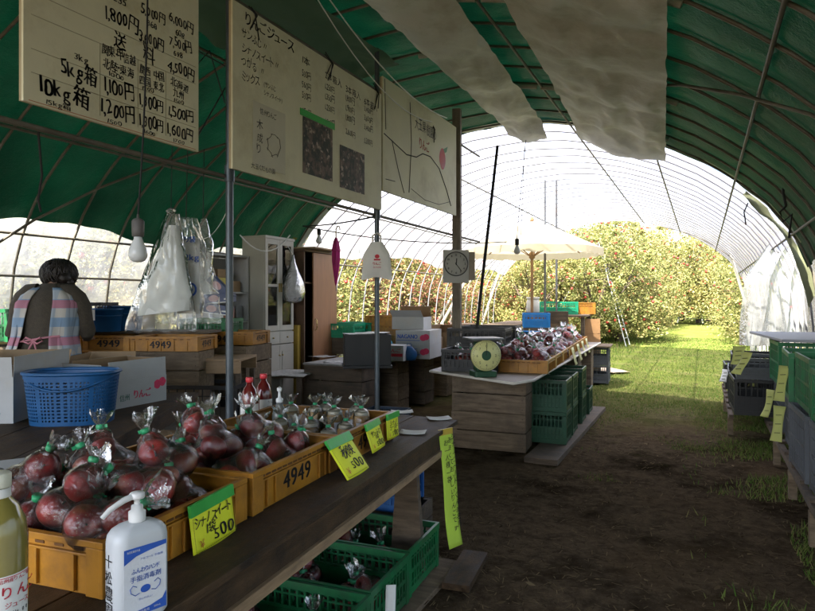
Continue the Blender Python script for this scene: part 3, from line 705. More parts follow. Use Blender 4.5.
# ------------------------------------------------------------------ crates
def shallow_crate(L, W, H, name="yellow_crate", label="", mt=None, number="4949", loc=(0, 0, 0), rz=0, group="yellow harvest crates", cat="crate", rows=True):
    """L along local y, W along local x, origin at the middle of the underside"""
    o = thing(name, label, cat, loc, rz, group); mt = mt or YELLOW; b = MB(); t = .006
    x, y = W / 2, L / 2
    b.b2((-x + .012, -y + .012, 0), (x - .012, y - .012, .006))
    for s in (-1, 1):
        b.b2((s * (x - .012), -y + .02, .004), (s * (x - .012 - t), y - .02, H)); b.b2((-x + .02, s * (y - .012), .004), (x - .02, s * (y - .012 - t), H))
        b.b2((s * (x - .012 - t), -y, H - .012), (s * x, y, H + .003)); b.b2((-x + .018, s * (y - .018), H - .012), (x - .018, s * y, H + .003))
        b.b2((s * (x - .0115), -y + .03, H * .72), (s * (x - .002), y - .03, H * .72 + .006)); b.b2((-x + .03, s * (y - .0115), H * .72), (x - .03, s * (y - .002), H * .72 + .006))
        for q in (-1, 1):
            b.b2((s * x, q * (y - .001), 0.002), (s * (x - .05), q * (y - .0125), H - .013)); b.b2((s * (x - .001), q * y, 0.002), (s * (x - .0125), q * (y - .06), H - .013))
        for k in range(9):
            yy = -y + .09 + (L - .18) * k / 8
            if number and abs(yy) < .13: continue
            b.b2((s * (x - .0115), yy - .003, .006), (s * (x - .003), yy + .003, H * .715))
        for k in range(5):
            xx = -x + .09 + (W - .18) * k / 4; b.b2((xx - .003, s * (y - .0115), .006), (xx + .003, s * (y - .003), H * .715))
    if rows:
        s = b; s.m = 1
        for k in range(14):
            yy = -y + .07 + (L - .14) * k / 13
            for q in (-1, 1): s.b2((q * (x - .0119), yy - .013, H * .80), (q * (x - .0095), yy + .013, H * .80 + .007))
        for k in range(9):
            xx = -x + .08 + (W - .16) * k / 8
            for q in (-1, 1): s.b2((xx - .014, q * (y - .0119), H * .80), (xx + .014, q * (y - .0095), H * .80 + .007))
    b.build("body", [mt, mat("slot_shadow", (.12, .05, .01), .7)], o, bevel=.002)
    if number:
        t_ = MB(); write(t_, number, (x - .0112, -.10, H * .22), .085, right=(0, 1, 0), jit=0, squeeze=1.05, bold=2); t_.build("stencilled_number", INK, o)
        t_ = MB(); write(t_, number, (-.10, -y + .0112, H * .22), .085, right=(1, 0, 0), jit=0, bold=2); t_.build("stencilled_number", INK, o)
    return o
def lattice_crate(L, W, H, name, label, mt, loc=(0, 0, 0), rz=0, group=None, nb=16, cat="crate", bevel=0.0, coarse=False):
    """harvest crate with open slatted sides; L along y, W along x"""
    o = thing(name, label, cat, loc, rz, group); b = MB(); x, y = W / 2, L / 2; t = .008
    b.b2((-x + .006, -y + .006, 0), (x - .006, y - .006, .008))
    for s in (-1, 1):
        for z0, z1, p in ((0.009, .04, 0), (H - .03, H, .006), (H * .5 - .009, H * .5 + .009, -.002), (H * .76 - .004, H * .76 + .004, -.003), (H * .27 - .004, H * .27 + .004, -.003)):
            if coarse and z0 not in (0.009, H - .03) and abs(z0 - (H * .5 - .009)) > 1e-6: continue
            b.b2((s * (x + p), -y - p, z0), (s * (x - t), y + p, z1)); b.b2((-x + t, s * (y + p), z0), (x - t, s * (y - t), z1))
        for q in (-1, 1): b.b2((s * (x + .003), q * (y + .003), .0), (s * (x - .028), q * (y - .028), H - .032))
        for k in range(1, nb):
            yy = -y + L * k / nb; b.b2((s * (x - .001), yy - .0045, .035), (s * (x - t + .001), yy + .0045, H - .02))
        m = max(4, int(nb * W / L))
        for k in range(1, m):
            xx = -x + W * k / m; b.b2((xx - .0045, s * (y - .001), .035), (xx + .0045, s * (y - t + .001), H - .02))
    b.build("body", mt, o)
    # inner skin: the plastic between the slats, set back
    i_ = MB()
    for s in (-1, 1):
        i_.b2((s * (x - .009), -y + .012, .04), (s * (x - .011), y - .012, H * .48)); i_.b2((-x + .012, s * (y - .009), .04), (x - .012, s * (y - .011), H * .48))
    i_.build("lower_panel", mt, o)
    return o
def wooden_box(L, W, H, label, loc, rz=0, mt=None, group="wooden apple boxes", planks=2, cat="wooden box"):
    """slatted apple box, L along local x, open top"""
    o = thing("wooden_apple_box", label, cat, loc, rz, group); b = MB(); mt = mt or GREYWOOD; x, y = L / 2, W / 2; r_ = random.Random(label + str(loc))
    g_ = .008; ph = (H - g_ * (planks - 1)) / planks
    for k in range(planks):
        z0 = k * (ph + g_)
        for s in (-1, 1):
            j = r_.uniform(-.003, .003)
            b.b2((-x + j, s * y, z0 + .001), (x + j, s * (y - .013), z0 + ph)); b.b2((s * (x - .002), -y + .0135, z0 + .002), (s * (x - .017), y - .0135, z0 + ph - .002))
    for k in range(4): b.b2((-x + .02, -y + .016 + k * (W - .03) / 4, .001), (x - .02, -y + .016 + (k + .92) * (W - .03) / 4, .012))
    for s in (-1, 1):
        for q in (-1, 1): b.b2((s * (x - .018), q * (y - .014), .0), (s * (x - .048), q * (y - .044), H - .002))
    b.build("slats", mt, o, bevel=.0015)
    n_ = MB()
    for k in range(planks):
        for s in (-1, 1):
            for q in (-1, 1):
                for zz in (.25, .75): n_.box((q * (x - .03), s * (y + .0004), k * (ph + g_) + ph * zz), (.007, .001, .007))
    n_.build("nail_heads", mat("rusty_nails", (.05, .03, .02), .7), o)
    return o

# ------------------------------------------------------------------ apples and bags
def apple_mat():
    m, nt, out = nodes_of("red_apple_skin"); L = nt.links.new
    tc = N(nt, "ShaderNodeTexCoord"); v = tc.outputs["Object"]; oi = N(nt, "ShaderNodeObjectInfo")
    sp = N(nt, "ShaderNodeSeparateXYZ"); L(v, sp.inputs[0])
    st_ = noise_tex(nt, v, 30, 4, .6, (3, 3, .35)); big = noise_tex(nt, v, 9, 3, .5)
    c = mixcol(nt, ramp(nt, st_, .3, .7), (.25, .007, .010), (.42, .031, .023))
    c = mixcol(nt, ramp(nt, big, .56, .74), c, (.42, .17, .06))
    c = mixcol(nt, ramp(nt, noise_tex(nt, v, 160, 2, .5), .66, .72), c, (.50, .30, .18))
    k = N(nt, "ShaderNodeMapRange"); L(oi.outputs["Random"], k.inputs[0]); k.inputs[3].default_value = .55; k.inputs[4].default_value = 1.3
    hs = N(nt, "ShaderNodeHueSaturation"); L(k.outputs[0], hs.inputs["Value"]); L(c, hs.inputs["Color"])
    p = N(nt, "ShaderNodeBsdfPrincipled"); p.inputs["Roughness"].default_value = .32; L(hs.outputs[0], p.inputs["Base Color"]); L(p.outputs[0], out.inputs[0]); return m
APPLE = apple_mat()
BAGFILM = film("bag_film", (.99, .99, .99), .98, .09, .10, 36, .45, ior=1.6)
APROF = [(.0, .27), (.10, .30), (.25, .42), (.48, .50), (.78, .40), (.97, .10), (1.0, -.06), (.93, -.40), (.72, -.74), (.45, -.90), (.22, -.92), (.08, -.82), (0, -.80)]
def apple_mb(n=18, r=.043):
    b = MB(); b.lathe([(p * r, q * r * .98) for p, q in APROF[::-1]], n, wob=lambda w, i: 1 + .03 * math.cos(5 * w)); return b
apple_me = None
def apple_obj(parent, p, r_, s=1., name="apple"):
    global apple_me
    if apple_me is None:
        t0 = apple_mb(); t0.m = 0
        t0.m = 1; t0.tube([(0, 0, .010), (.003, 0, .024)], [.0016, .0022], 5); q = t0.build("apple", [APPLE, BARK]); apple_me = q.data; bpy.data.objects.remove(q)
    q = bpy.data.objects.new(name, apple_me); COL.objects.link(q); q.parent = parent
    q.location = p; q.rotation_euler = (r_.uniform(-.9, .9), r_.uniform(-.9, .9), r_.uniform(0, 6.28)); q.scale = (s, s, s); return q
GROUND_TAPE = mat("green_tie_tape", (.03, .30, .12), .35, .1, 10, .05)
def bag_proto(seed, pts, label, ra=.043, tuft=1., n=22):
    """a clear bag of apples, gathered and taped above them. pts = apple centres"""
    r_ = random.Random(seed); o = thing("bag_of_apples", label, "bag of apples", (0, 0, 0))
    for p in pts: apple_obj(o, p, r_, ra / .043)
    ztop = max(p[2] for p in pts) + ra * .9; cx_ = sum(p[0] for p in pts) / len(pts); cy_ = sum(p[1] for p in pts) / len(pts)
    b = MB(); rings = []; R_ = ra + .004
    for k in range(8):
        z = -ra * .96 + (ztop + ra * .9) * k / 7.3; ring = []
        for j in range(n):
            w = 2 * math.pi * j / n; c_, s_ = math.cos(w), math.sin(w)
            best = 0
            for p in pts:
                dz = max(-R_ * .98, min(R_ * .98, z - p[2])); rs = math.sqrt(max(R_ * R_ - dz * dz, (.12 * R_) ** 2)); best = max(best, (p[0] - cx_) * c_ + (p[1] - cy_) * s_ + rs - (abs(z - p[2]) > R_) * (abs(z - p[2]) - R_) * .9)
            best = max(best, .02) * (1 + .05 * math.sin(j * 2.7 + k) * (k > 4)); ring.append((cx_ + best * c_, cy_ + best * s_, z))
        rings.append(ring)
    zn = ztop + .018 * tuft
    fl = [r_.uniform(.45, 1.5) for _ in range(n)]; fl = [(fl[j] * 2 + fl[j - 1] + fl[(j + 1) % n]) / 4 for j in range(n)]; zf = [r_.uniform(-.016, .016) for _ in range(n)]; tl = (r_.uniform(-.5, .5), r_.uniform(-.5, .5))
    last = rings[-1]
    for f in (.35, .7): rings.append([(cx_ + (p[0] - cx_) * (1 - f) * (1 + .30 * math.sin(j * 2.1 + fl[j])) + .006 * math.cos(j), cy_ + (p[1] - cy_) * (1 - f) * (1 + .30 * math.sin(j * 2.1 + fl[j])), last[0][2] + (zn - last[0][2]) * f ** .8) for j, p in enumerate(last)])
    for rr, dz in ((.010, 0), (.009, .010), (.016, .020), (.024, .034), (.029, .046)):
        rings.append([(cx_ + tl[0] * dz + rr * tuft * fl[j] * math.cos(2 * math.pi * j / n) * (1 + .18 * math.sin(j * 1.72 + dz * 40) * (dz > .015)), cy_ + tl[1] * dz + rr * tuft * fl[j] * math.sin(2 * math.pi * j / n) * (1 + .18 * math.cos(j * 1.43) * (dz > .015)), zn + dz * tuft + (zf[j] if dz > .04 else 0)) for j in range(n)])
    vs = [p for q in rings for p in q]; fs = [(i * n + j, i * n + (j + 1) % n, (i + 1) * n + (j + 1) % n, (i + 1) * n + j) for i in range(len(rings) - 1) for j in range(n)]
    b.add(vs + [(cx_, cy_, -ra * .98)], fs + [(j + 1 if j + 1 < n else 0, j, len(vs)) for j in range(n)], True)
    b.build("plastic_bag", BAGFILM, o)
    t_ = MB(); t_.lathe([(.0105, zn - .002), (.0125, zn + .002), (.0125, zn + .010), (.0105, zn + .013)], 10, (cx_, cy_, 0)); t_.box((cx_ + .014, cy_, zn + .006), (.016, .002, .010)); t_.build("tape_tie", GROUND_TAPE, o)
    return o
P4 = [(-.043, -.04, 0), (.043, -.042, 0), (.0, .035, .004), (.005, -.01, .068)]
P5 = [(-.045, -.045, 0), (.045, -.043, 0), (-.043, .044, 0), (.044, .045, 0), (.0, .0, .062)]
P3 = [(-.044, -.02, 0), (.044, -.022, 0), (0, .052, .0), (0, .0, .066)]
P6 = [(-.088, -.02, 0), (0, -.044, 0), (.088, -.01, 0), (-.045, .05, 0), (.045, .05, 0), (.0, .0, .068), (.06, .0, .07)]
PROTOS = []
def bag(k, loc, rot, label, group, s=1.):
    while len(PROTOS) < 12:
        i = len(PROTOS); q_ = random.Random(i); PROTOS.append(bag_proto(11 + i, [tuple(v + q_.uniform(-.007, .007) for v in p) for p in (P4, P5, P3, P6)[i % 4]], "", tuft=q_.uniform(.8, 1.35))); PROTOS[-1][".used"] = 0
    src = PROTOS[k + 4 * rnd.randrange(3)]
    if not src[".used"]:
        src[".used"] = 1; src.location = loc; src.rotation_euler = rot; src.scale = (s, s, s); src["label"] = label; src["group"] = group; return src
    return copy_tree(src, label, loc, rot, s, group)

# ------------------------------------------------------------------ front table (own frame: origin at its far aisle corner, y along it)
FT = on(458, 420, .68); FRZ = R(4.8)
def F(x, y, z=0.): 
    c_, s_ = math.cos(FRZ), math.sin(FRZ); return Vector((FT.x + x * c_ - y * s_, FT.y + x * s_ + y * c_, z))
TZ = .68
o = thing("display_table", "long dark plank table carrying the yellow crates of bagged apples", "table", F(0, 0), FRZ)
b = MB()
for k, (x0, x1) in enumerate(((-.27, 0), (-.55, -.276), (-.83, -.556), (-1.08, -.836))):
    b.prism([(x0, -3.3), (x1, -3.3), (x1, -.0 + .02 * k * 0 + (-x1) * .16), (x0, (-x0) * .16)], TZ - .022, TZ)
b.build("top_planks", WOODY, o, bevel=.002)
b = MB(); b.b2((-.045, -3.3, TZ - .10), (-.012, -.12, TZ - .0225)); b.b2((-1.06, -3.3, TZ - .10), (-1.03, -.05, TZ - .0225)); b.build("rail", WOODY, o, bevel=.002)
b = MB()
for y_ in (-3.2, -2.55, -1.9, -1.25, -.62, -.10): b.b2((-1.02, y_, TZ - .10), (-.05, y_ + .08, TZ - .0235))
b.build("cross_beam", WOOD, o, bevel=.002)
b = MB(); b.b2((-.09, -3.3, TZ - .135), (.0, -.10, TZ - .1015)); b.build("lower_rail", mat("lit_rail_wood", (.30, .20, .11), .75, .4, 3, .4, 40, stretch=(12, 1.2, 12), dirt=(.07, .05, .04), dirt_amt=.35), o, bevel=.002)  # light catching the lower rail is painted in as paler wood
for (x, y_) in ((-.10, -.55), (-.95, -.4), (-.10, -2.9), (-.95, -2.9)):
    b = MB(); b.add([(x - .05, y_ - .02, TZ - .136), (x + .05, y_ - .02, TZ - .136), (x + .09, y_ - .02, 0), (x - .09, y_ - .02, 0), (x - .05, y_ + .02, TZ - .136), (x + .05, y_ + .02, TZ - .136), (x + .09, y_ + .02, 0), (x - .09, y_ + .02, 0)],
          [(0, 1, 2, 3), (7, 6, 5, 4), (0, 4, 5, 1), (1, 5, 6, 2), (2, 6, 7, 3), (3, 7, 4, 0)]); b.build("leg", WOOD, o, bevel=.002)
c1 = shallow_crate(.56, .64, .125, label="yellow crate of bagged apples right behind the white sanitizer bottle", loc=F(-.49, -2.07, TZ + .001), rz=FRZ, number="")
c2 = shallow_crate(.585, .64, .13, label="middle yellow crate, stencilled 4949, full of dark bagged apples", loc=F(-.485, -1.475, TZ + .001), rz=FRZ)
c3 = shallow_crate(.59, .64, .13, label="yellow crate holding jars in tied bags and two red bottles", loc=F(-.48, -.875, TZ + .001), rz=FRZ)
# bags of the two near crates: (x, y in the crate frame, height, kind, tilt, turn)
def bags_in(cx_, cy_, rows, labels, group):
    for i, (x, y_, z, k, tx, ty, a) in enumerate(rows):
        bag(k, F(cx_ + x, cy_ + y_, TZ + z), (tx, ty, a), labels[i] if i < len(labels) else labels[-1], group, 1.03)
bags_in(-.49, -2.07, [(.17, -.15, .055, 1, .12, .1, .3), (-.02, -.17, .055, 3, .5, -.1, 1.2), (-.2, -.15, .055, 0, -.3, -.35, .8), (.18, .13, .06, 1, -.2, .2, 2.1), (-.02, .03, .055, 1, .2, .1, 3.2), (-.2, .1, .055, 0, .1, -.4, 1.6), (.06, -.02, .155, 0, .35, .3, 4.4), (-.10, .14, .15, 1, -.1, -.15, .4), (-.15, -.06, .15, 2, .2, -.5, 2.9), (.20, -.02, .15, 2, .6, .6, 5.2), (-.22, .22, .07, 1, .1, .1, 2.0), (.04, .22, .06, 1, .3, .2, 1.1), (.24, -.20, .12, 2, .5, .9, .7), (.14, -.20, .15, 0, .3, .2, 2.6), (-.22, -.2, .16, 1, .1, -.3, 1.9), (.1, .16, .16, 1, -.2, .3, 3.3)],
        ["bag of apples at the crate corner behind the sanitizer pump", "long bag of apples lying along the near side of the first yellow crate", "bag of apples in the near corner by the juice bottle", "large bag of pale red apples behind the seller's first price card".replace("seller's ", ""), "bag of apples buried in the middle of the first yellow crate", "bag of apples at the inner side of the first yellow crate", "tilted bag of apples on top of the first crate, over the pump", "bag of apples heaped highest in the first yellow crate", "small bag of apples perched on the inner side of the heap", "small bag of apples lying on its side above the first price card", "bag of apples in the inner far corner of the first crate", "bag of apples against the join with the middle crate", "small bag of apples slipping over the crate corner by the pump", "bag of apples on the heap just over the pump nozzle", "bag of apples crowning the heap beside the juice bottle", "bag of apples on the heap over the long price card"], "bags of apples in the first yellow crate")
bags_in(-.485, -1.475, [(.19, -.17, .055, 3, .2, .5, 1.6), (.19, .06, .055, 1, -.2, .2, 2.2), (.17, .21, .06, 0, .1, .35, .2), (-.02, -.16, .06, 1, .3, .1, 4.2), (-.02, .06, .06, 0, .1, -.2, 3.0), (-.03, .2, .06, 1, .1, .2, 5.2), (-.2, -.16, .06, 0, .2, -.3, 1.7), (-.2, .05, .06, 1, -.2, -.2, .6), (-.2, .2, .06, 2, -.2, -.2, 2.6), (.06, -.12, .15, 2, .5, .2, 3.8), (-.1, -.02, .15, 0, -.2, -.2, .9), (.08, .1, .14, 2, .4, .3, 5.8)],
        ["long bag of dark apples at the near end of the middle crate", "bag of dark apples just above the 4949 stencil", "bag of dark apples beside the largest price card", "bag of apples in the near half of the middle crate", "bag of apples in the very middle of the middle crate", "bag of apples touching the jar crate", "bag of apples in the inner near corner of the middle crate", "bag of apples at the inner side of the middle crate", "small bag of apples in the inner far corner of the middle crate", "small tilted bag of dark apples on the heap in the middle crate", "bag with a big white tuft topping the middle crate", "small bag of dark apples heaped towards the jars"], "bags of apples in the middle yellow crate")
# jars in bags
GLASSJ = mat("amber_jar", (.44, .25, .07), .12, .5, 30, 0, spec=.6, coat=.5, objvar=.3)
def jar_proto():
    o = thing("bagged_jar", "", "jar"); b = MB(); b.lathe([(.034, 0), (.038, .006), (.038, .075), (.034, .088), (.029, .092)], 20); b.build("glass_jar", GLASSJ, o)
    b = MB(); b.lathe([(.031, .0925), (.0315, .094), (.0315, .106), (.029, .109), (0, .1095)], 20); b.build("lid", mat("jar_lid", (.55, .50, .36), .35, .1, 10, 0, metal=.3), o)
    b = MB(); b.surf(lambda u, w: (.0388 * math.cos(-1.5 + 2.0 * u), .0388 * math.sin(-1.5 + 2.0 * u), .018 + .042 * w), 12, 1); b.build("label", PAPER, o)
    b = MB(); 
    for s_, a, z in (("りんご", -.95, .045), ("ジャム", -.95, .03)):
        for i, ch in enumerate(s_):
            w = a + i * .42; n_ = Vector((math.cos(w), math.sin(w), 0)); write(b, ch, n_ * .0393 + Vector((0, 0, z)), .012, right=(-n_.y, n_.x, 0), jit=.2)
    b.build("label_print", INKRED, o)
    n = 18; rings = []
    for rr, z, wv in ((.039, .003, 0), (.0415, .03, .02), (.041, .08, .03), (.036, .106, .05), (.022, .118, .2), (.009, .126, .2), (.009, .135, .2), (.022, .15, .45), (.03, .168, .5)):
        rings.append([(rr * math.cos(2 * math.pi * j / n) * (1 + wv * math.sin(2.3 * j)), rr * math.sin(2 * math.pi * j / n) * (1 + wv * math.cos(1.9 * j)), z + (.008 * math.sin(2.3 * j) if z > .16 else 0)) for j in range(n)])
    b = MB(); b.add([p for q in rings for p in q], [(i * n + j, i * n + (j + 1) % n, (i + 1) * n + (j + 1) % n, (i + 1) * n + j) for i in range(len(rings) - 1) for j in range(n)], True); b.build("plastic_bag", BAGFILM, o)
    b = MB(); b.lathe([(.0095, .124), (.0115, .127), (.0115, .133), (.0095, .136)], 10); b.build("tape_tie", GROUND_TAPE, o); return o
jp = jar_proto(); jl = [(.20, -.16), (.05, -.18), (-.11, -.17), (.20, .0), (.04, -.02), (-.12, -.02), (.21, .16), (.08, .15), (-.04, .17), (-.16, .16), (.15, .235), (-.02, .24)]
jlab = ["bagged jar nearest the card reading 300".replace("nearest", "right behind"), "bagged jar in the near row of the jar crate, in the middle", "bagged jar in the near row, in front of the pump bottle", "bagged jar against the aisle rim in the second row", "bagged jar at the centre of the jar crate", "bagged jar beside the two red bottles", "bagged jar by the aisle rim in the third row", "bagged jar in the third row, second from the aisle rim", "bagged jar in the third row under a white tuft", "bagged jar in the third row at the inner side", "bagged jar at the far aisle corner of the jar crate", "bagged jar against the far rim of the jar crate"]
for i, (x, y_) in enumerate(jl):
    p = F(-.48 + x, -.875 + y_, TZ + .009 + (.03 if i > 5 else .0)); a = rnd.uniform(-.5, .5) + R(0)
    if i == 0: jp.location = p; jp.rotation_euler = (0, 0, a); jp["label"] = jlab[0]; jp["group"] = "bagged jars in the yellow crate"
    else: copy_tree(jp, jlab[i], p, (rnd.uniform(-.06, .06), rnd.uniform(-.06, .06), a), group="bagged jars in the yellow crate")
# red juice bottles and clear pump
def juice_bottle(loc, label, rz):
    o = thing("red_juice_bottle", label, "bottle", loc, rz, "red juice bottles"); b = MB()
    b.lathe([(.034, 0), (.042, .006), (.043, .02), (.041, .04), (.043, .06), (.043, .17), (.040, .195), (.030, .225), (.016, .245), (.0145, .256)], 22)
    b.build("bottle", mat("dark_red_juice", (.11, .008, .008), .12, .2, 5, 0, spec=.6, coat=.5), o)
    b = MB(); b.lathe([(.0155, .257), (.018, .259), (.018, .278), (.016, .281), (0, .2815)], 18); b.build("cap", mat("red_cap", (.62, .05, .06), .35, .05), o)
    b = MB(); b.surf(lambda u, w: (.0436 * math.cos(-2.9 + 3.4 * u), .0436 * math.sin(-2.9 + 3.4 * u), .07 + .085 * w), 20, 1); b.build("label", PAPER, o)
    b = MB()
    for s_, z, sz, a in (("りんご", .135, .016, -1.9), ("ジュース", .112, .014, -2.0), ("信州産", .085, .012, -1.85)):
        for i, ch in enumerate(s_):
            w = a + i * sz * 22; n_ = Vector((math.cos(w), math.sin(w), 0)); write(b, ch, n_ * .0442 + Vector((0, 0, z)), sz, right=(-n_.y, n_.x, 0), jit=.1)
    b.build("label_print", INK, o)
p = on(251, 440, TZ + .01); pj = F(-.72, -.72, TZ + .009)
juice_bottle(at(249.5, 0, 3.12).xy.to_3d() + Vector((0, 0, TZ + .012)), "red juice bottle standing closer to the pole, label facing out", .3)
juice_bottle(at(263.5, 0, 3.27).xy.to_3d() + Vector((0, 0, TZ + .012)), "red juice bottle half hidden, next to the clear pump bottle", 1.5)
pp = at(279.5, 0, 3.02); o = thing("pump_bottle", "small clear pump bottle standing between red bottles and jars", "pump bottle", (pp.x, pp.y, TZ + .012), 2.2)
b = MB(); b.lathe([(.03, 0), (.036, .005), (.036, .115), (.030, .14), (.016, .165), (.014, .175)], 18); b.build("bottle", film("clear_bottle", (.80, .86, .86), .6, .35, .1, 5, .1), o)
b = MB(); b.lathe([(.016, .1755), (.017, .178), (.017, .192), (.007, .198), (.006, .225), (.012, .23), (.012, .243), (0, .245)], 14); b.tube([(0, 0, .236), (.035, 0, .240), (.055, 0, .232)], .006, 8); b.build("pump", WHITEP, o)

# hand sanitizer
p = on(136, 618, TZ); o = thing("hand_sanitizer", "white pump bottle of hand sanitizer with blue label at the table edge", "sanitizer bottle", (p.x - .01, p.y + .012, TZ + .001), R(74))
b = MB(); PR = [(.0, .92), (.006, 1), (.165, 1), (.178, .96), (.188, .84), (.195, .62), (.199, .36)]
def stadium(sx, sy, k, n=9):
    w_, d_ = sx * k, sy * (k if k > .9 else k ** .8); r_ = min(w_, d_) * .75; out_ = []
    for cx_, cy_, a0 in ((w_ - r_, d_ - r_, 0), (-w_ + r_, d_ - r_, 90), (-w_ + r_, -d_ + r_, 180), (w_ - r_, -d_ + r_, 270)):
        for q in range(n + 1): a = R(a0 + 90 * q / n); out_.append((cx_ + r_ * math.cos(a), cy_ + r_ * math.sin(a)))
    return out_
rings = [[(x, y_, z) for x, y_ in stadium(.060, .036, k)] for z, k in PR]; n = len(rings[0])
b.add([q for r_ in rings for q in r_], [(i * n + j, i * n + (j + 1) % n, (i + 1) * n + (j + 1) % n, (i + 1) * n + j) for i in range(len(rings) - 1) for j in range(n)], True)
b.add(rings[0], [tuple(range(n - 1, -1, -1))]); b.add(rings[-1], [tuple(range(n))])
b.build("bottle", mat("milky_plastic", (0.5049, 0.5355, 0.5508), .35, .03, 5, .02), o)
b = MB(); b.lathe([(.017, .199), (.0175, .201), (.0175, .219), (.0125, .222), (.0115, .232), (.006, .233), (.006, .246), (.0145, .247), (.0155, .25), (.0155, .257), (.012, .26), (0, .2605)], 20); b.tube([(0, 0, .254), (-.03, -.004, .250), (-.062, -.008, .238), (-.078, -.01, .226)], [.0065, .0065, .0055, .005], 10); b.build("pump", WHITEP, o)
YF = -.0366
b = MB(); b.rbox((-.046, YF + .0002), (.046, YF + .0006), .0001, .014, .156, 1); b.build("label", mat("label_white", (0.6336, 0.66, 0.6864), .4, .02), o)
b = MB()
b.add([(-.046, YF - .0005, .152), (-.046, YF - .0005, .125), (-.02, YF - .0005, .138), (.01, YF - .0005, .1435), (.046, YF - .0005, .1475), (.046, YF - .0005, .1565), (-.046, YF - .0005, .1565)], [(0, 1, 2, 3, 4, 5, 6)])
b.add([(-.046, YF - .0005, .014), (.046, YF - .0005, .014), (.046, YF - .0005, .048), (.037, YF - .0005, .034), (.01, YF - .0005, .027), (-.02, YF - .0005, .024), (-.046, YF - .0005, .020)], [(0, 1, 2, 3, 4, 5, 6)])
b.lathe([(0.0001, 0), (.0105, 0)], 20, (0, 0, 0)) if False else None
cc = [(.011 * math.cos(a), YF - .0005, .066 + .008 * math.sin(a)) for a in [2 * math.pi * k / 20 for k in range(20)]]; b.add(cc, [tuple(range(20))])
write(b, "手指消毒剤", (0, YF - .0008, .086), .0135, jit=0, center=True, bold=1); write(b, "ふんわりハンド", (0, YF - .0008, .103), .0125, jit=.2, center=True, fit=.062, bold=1); write(b, "アルコール 手指用", (-.012, YF - .0008, .128), .0055, jit=0, fit=.05)
write(b, "手にやさしい", (0, YF - .0008, .045), .0052, jit=0, center=True, fit=.03)
for s in (-1, 1): b.tube([(s * .013, YF - .0006, .060), (s * .022, YF - .0006, .057), (s * .031, YF - .0006, .064), (s * .033, YF - .0006, .073), (s * .027, YF - .0006, .079), (s * .019, YF - .0006, .074)], .0008, 4)
b.build("blue_print", INKBLUE, o)
b = MB(); write(b, "指定医薬部外品", (-.040, YF - .0009, .1478), .0052, jit=0, fit=.028); write(b, "消毒用", (-.012, YF - .0009, .018), .0068, jit=0, fit=.02); write(b, "500mL", (.018, YF - .0009, .020), .0055, jit=0)
b.build("white_print", WHITEP, o)
b = MB()
write(b, "十松農園", (-.0606, .0, .118), .032, right=(0, -1, 0), vertical=True, jit=.6, bold=1); b.build("handwritten_name", INK, o)

# tall glass juice bottle at the edge
p = at(-3, 0, 1.26); o = thing("apple_juice_bottle", "tall glass bottle of cloudy apple juice with a white label", "bottle", (p.x, p.y, TZ + .001), R(-40))
b = MB(); b.lathe([(.048, 0), (.053, .008), (.054, .03), (.054, .20), (.050, .235), (.036, .265), (.024, .28), (.0225, .30)], 30); b.build("bottle", mat("cloudy_juice", (0.216, 0.184, 0.044), .12, .12, 4, 0, spec=.5, coat=.6), o)
b = MB(); b.lathe([(.0245, .301), (.025, .303), (.025, .326), (.022, .329), (0, .3295)], 24); b.build("cap", mat("pale_cap", (.62, .62, .50), .4, .05), o)
b = MB(); b.lathe([(.0236, .281), (.0242, .282), (.0236, .2995)], 24); b.build("neck_label", PAPER, o)
A0 = -1.75
b = MB(); b.surf(lambda u, w: (.0546 * math.cos(A0 + 3.1 * u), .0546 * math.sin(A0 + 3.1 * u), .03 + .11 * w), 30, 1); b.build("label", PAPER, o)
b = MB(); b2_ = MB()
for bb, s_, z, sz, a in ((b, "信州産りんご果汁", .128, .009, .15), (b, "りんご", .098, .026, .25), (b, "ジュース", .078, .013, .35), (b2_, "果汁100%", .062, .010, .4), (b2_, "原材料りんご", .05, .006, .4), (b2_, "要冷蔵", .041, .006, .4)):
    for i, ch in enumerate(s_):
        w = a + i * sz * 19; n_ = Vector((math.cos(w), math.sin(w), 0)); write(bb, ch, n_ * .0551 + Vector((0, 0, z)), sz, right=(-n_.y, n_.x, 0), jit=.2, bold=1)
for z in (.034, .136): b.surf(lambda u, w: (.0550 * math.cos(A0 + 3.1 * u), .0550 * math.sin(A0 + 3.1 * u), z + .0014 * w), 30, 1)
b.build("red_print", INKRED, o); b2_.build("small_print", INK, o)
b = MB(); b.surf(lambda u, w: (.0549 * math.cos(-.25 + .45 * u), .0549 * math.sin(-.25 + .45 * u), .062 + .05 * w * math.sin(math.pi * min(.98, max(.02, u))) ** .5), 10, 6); b.build("apple_motif", mat("orange_print", (.66, .16, .03), .6), o)

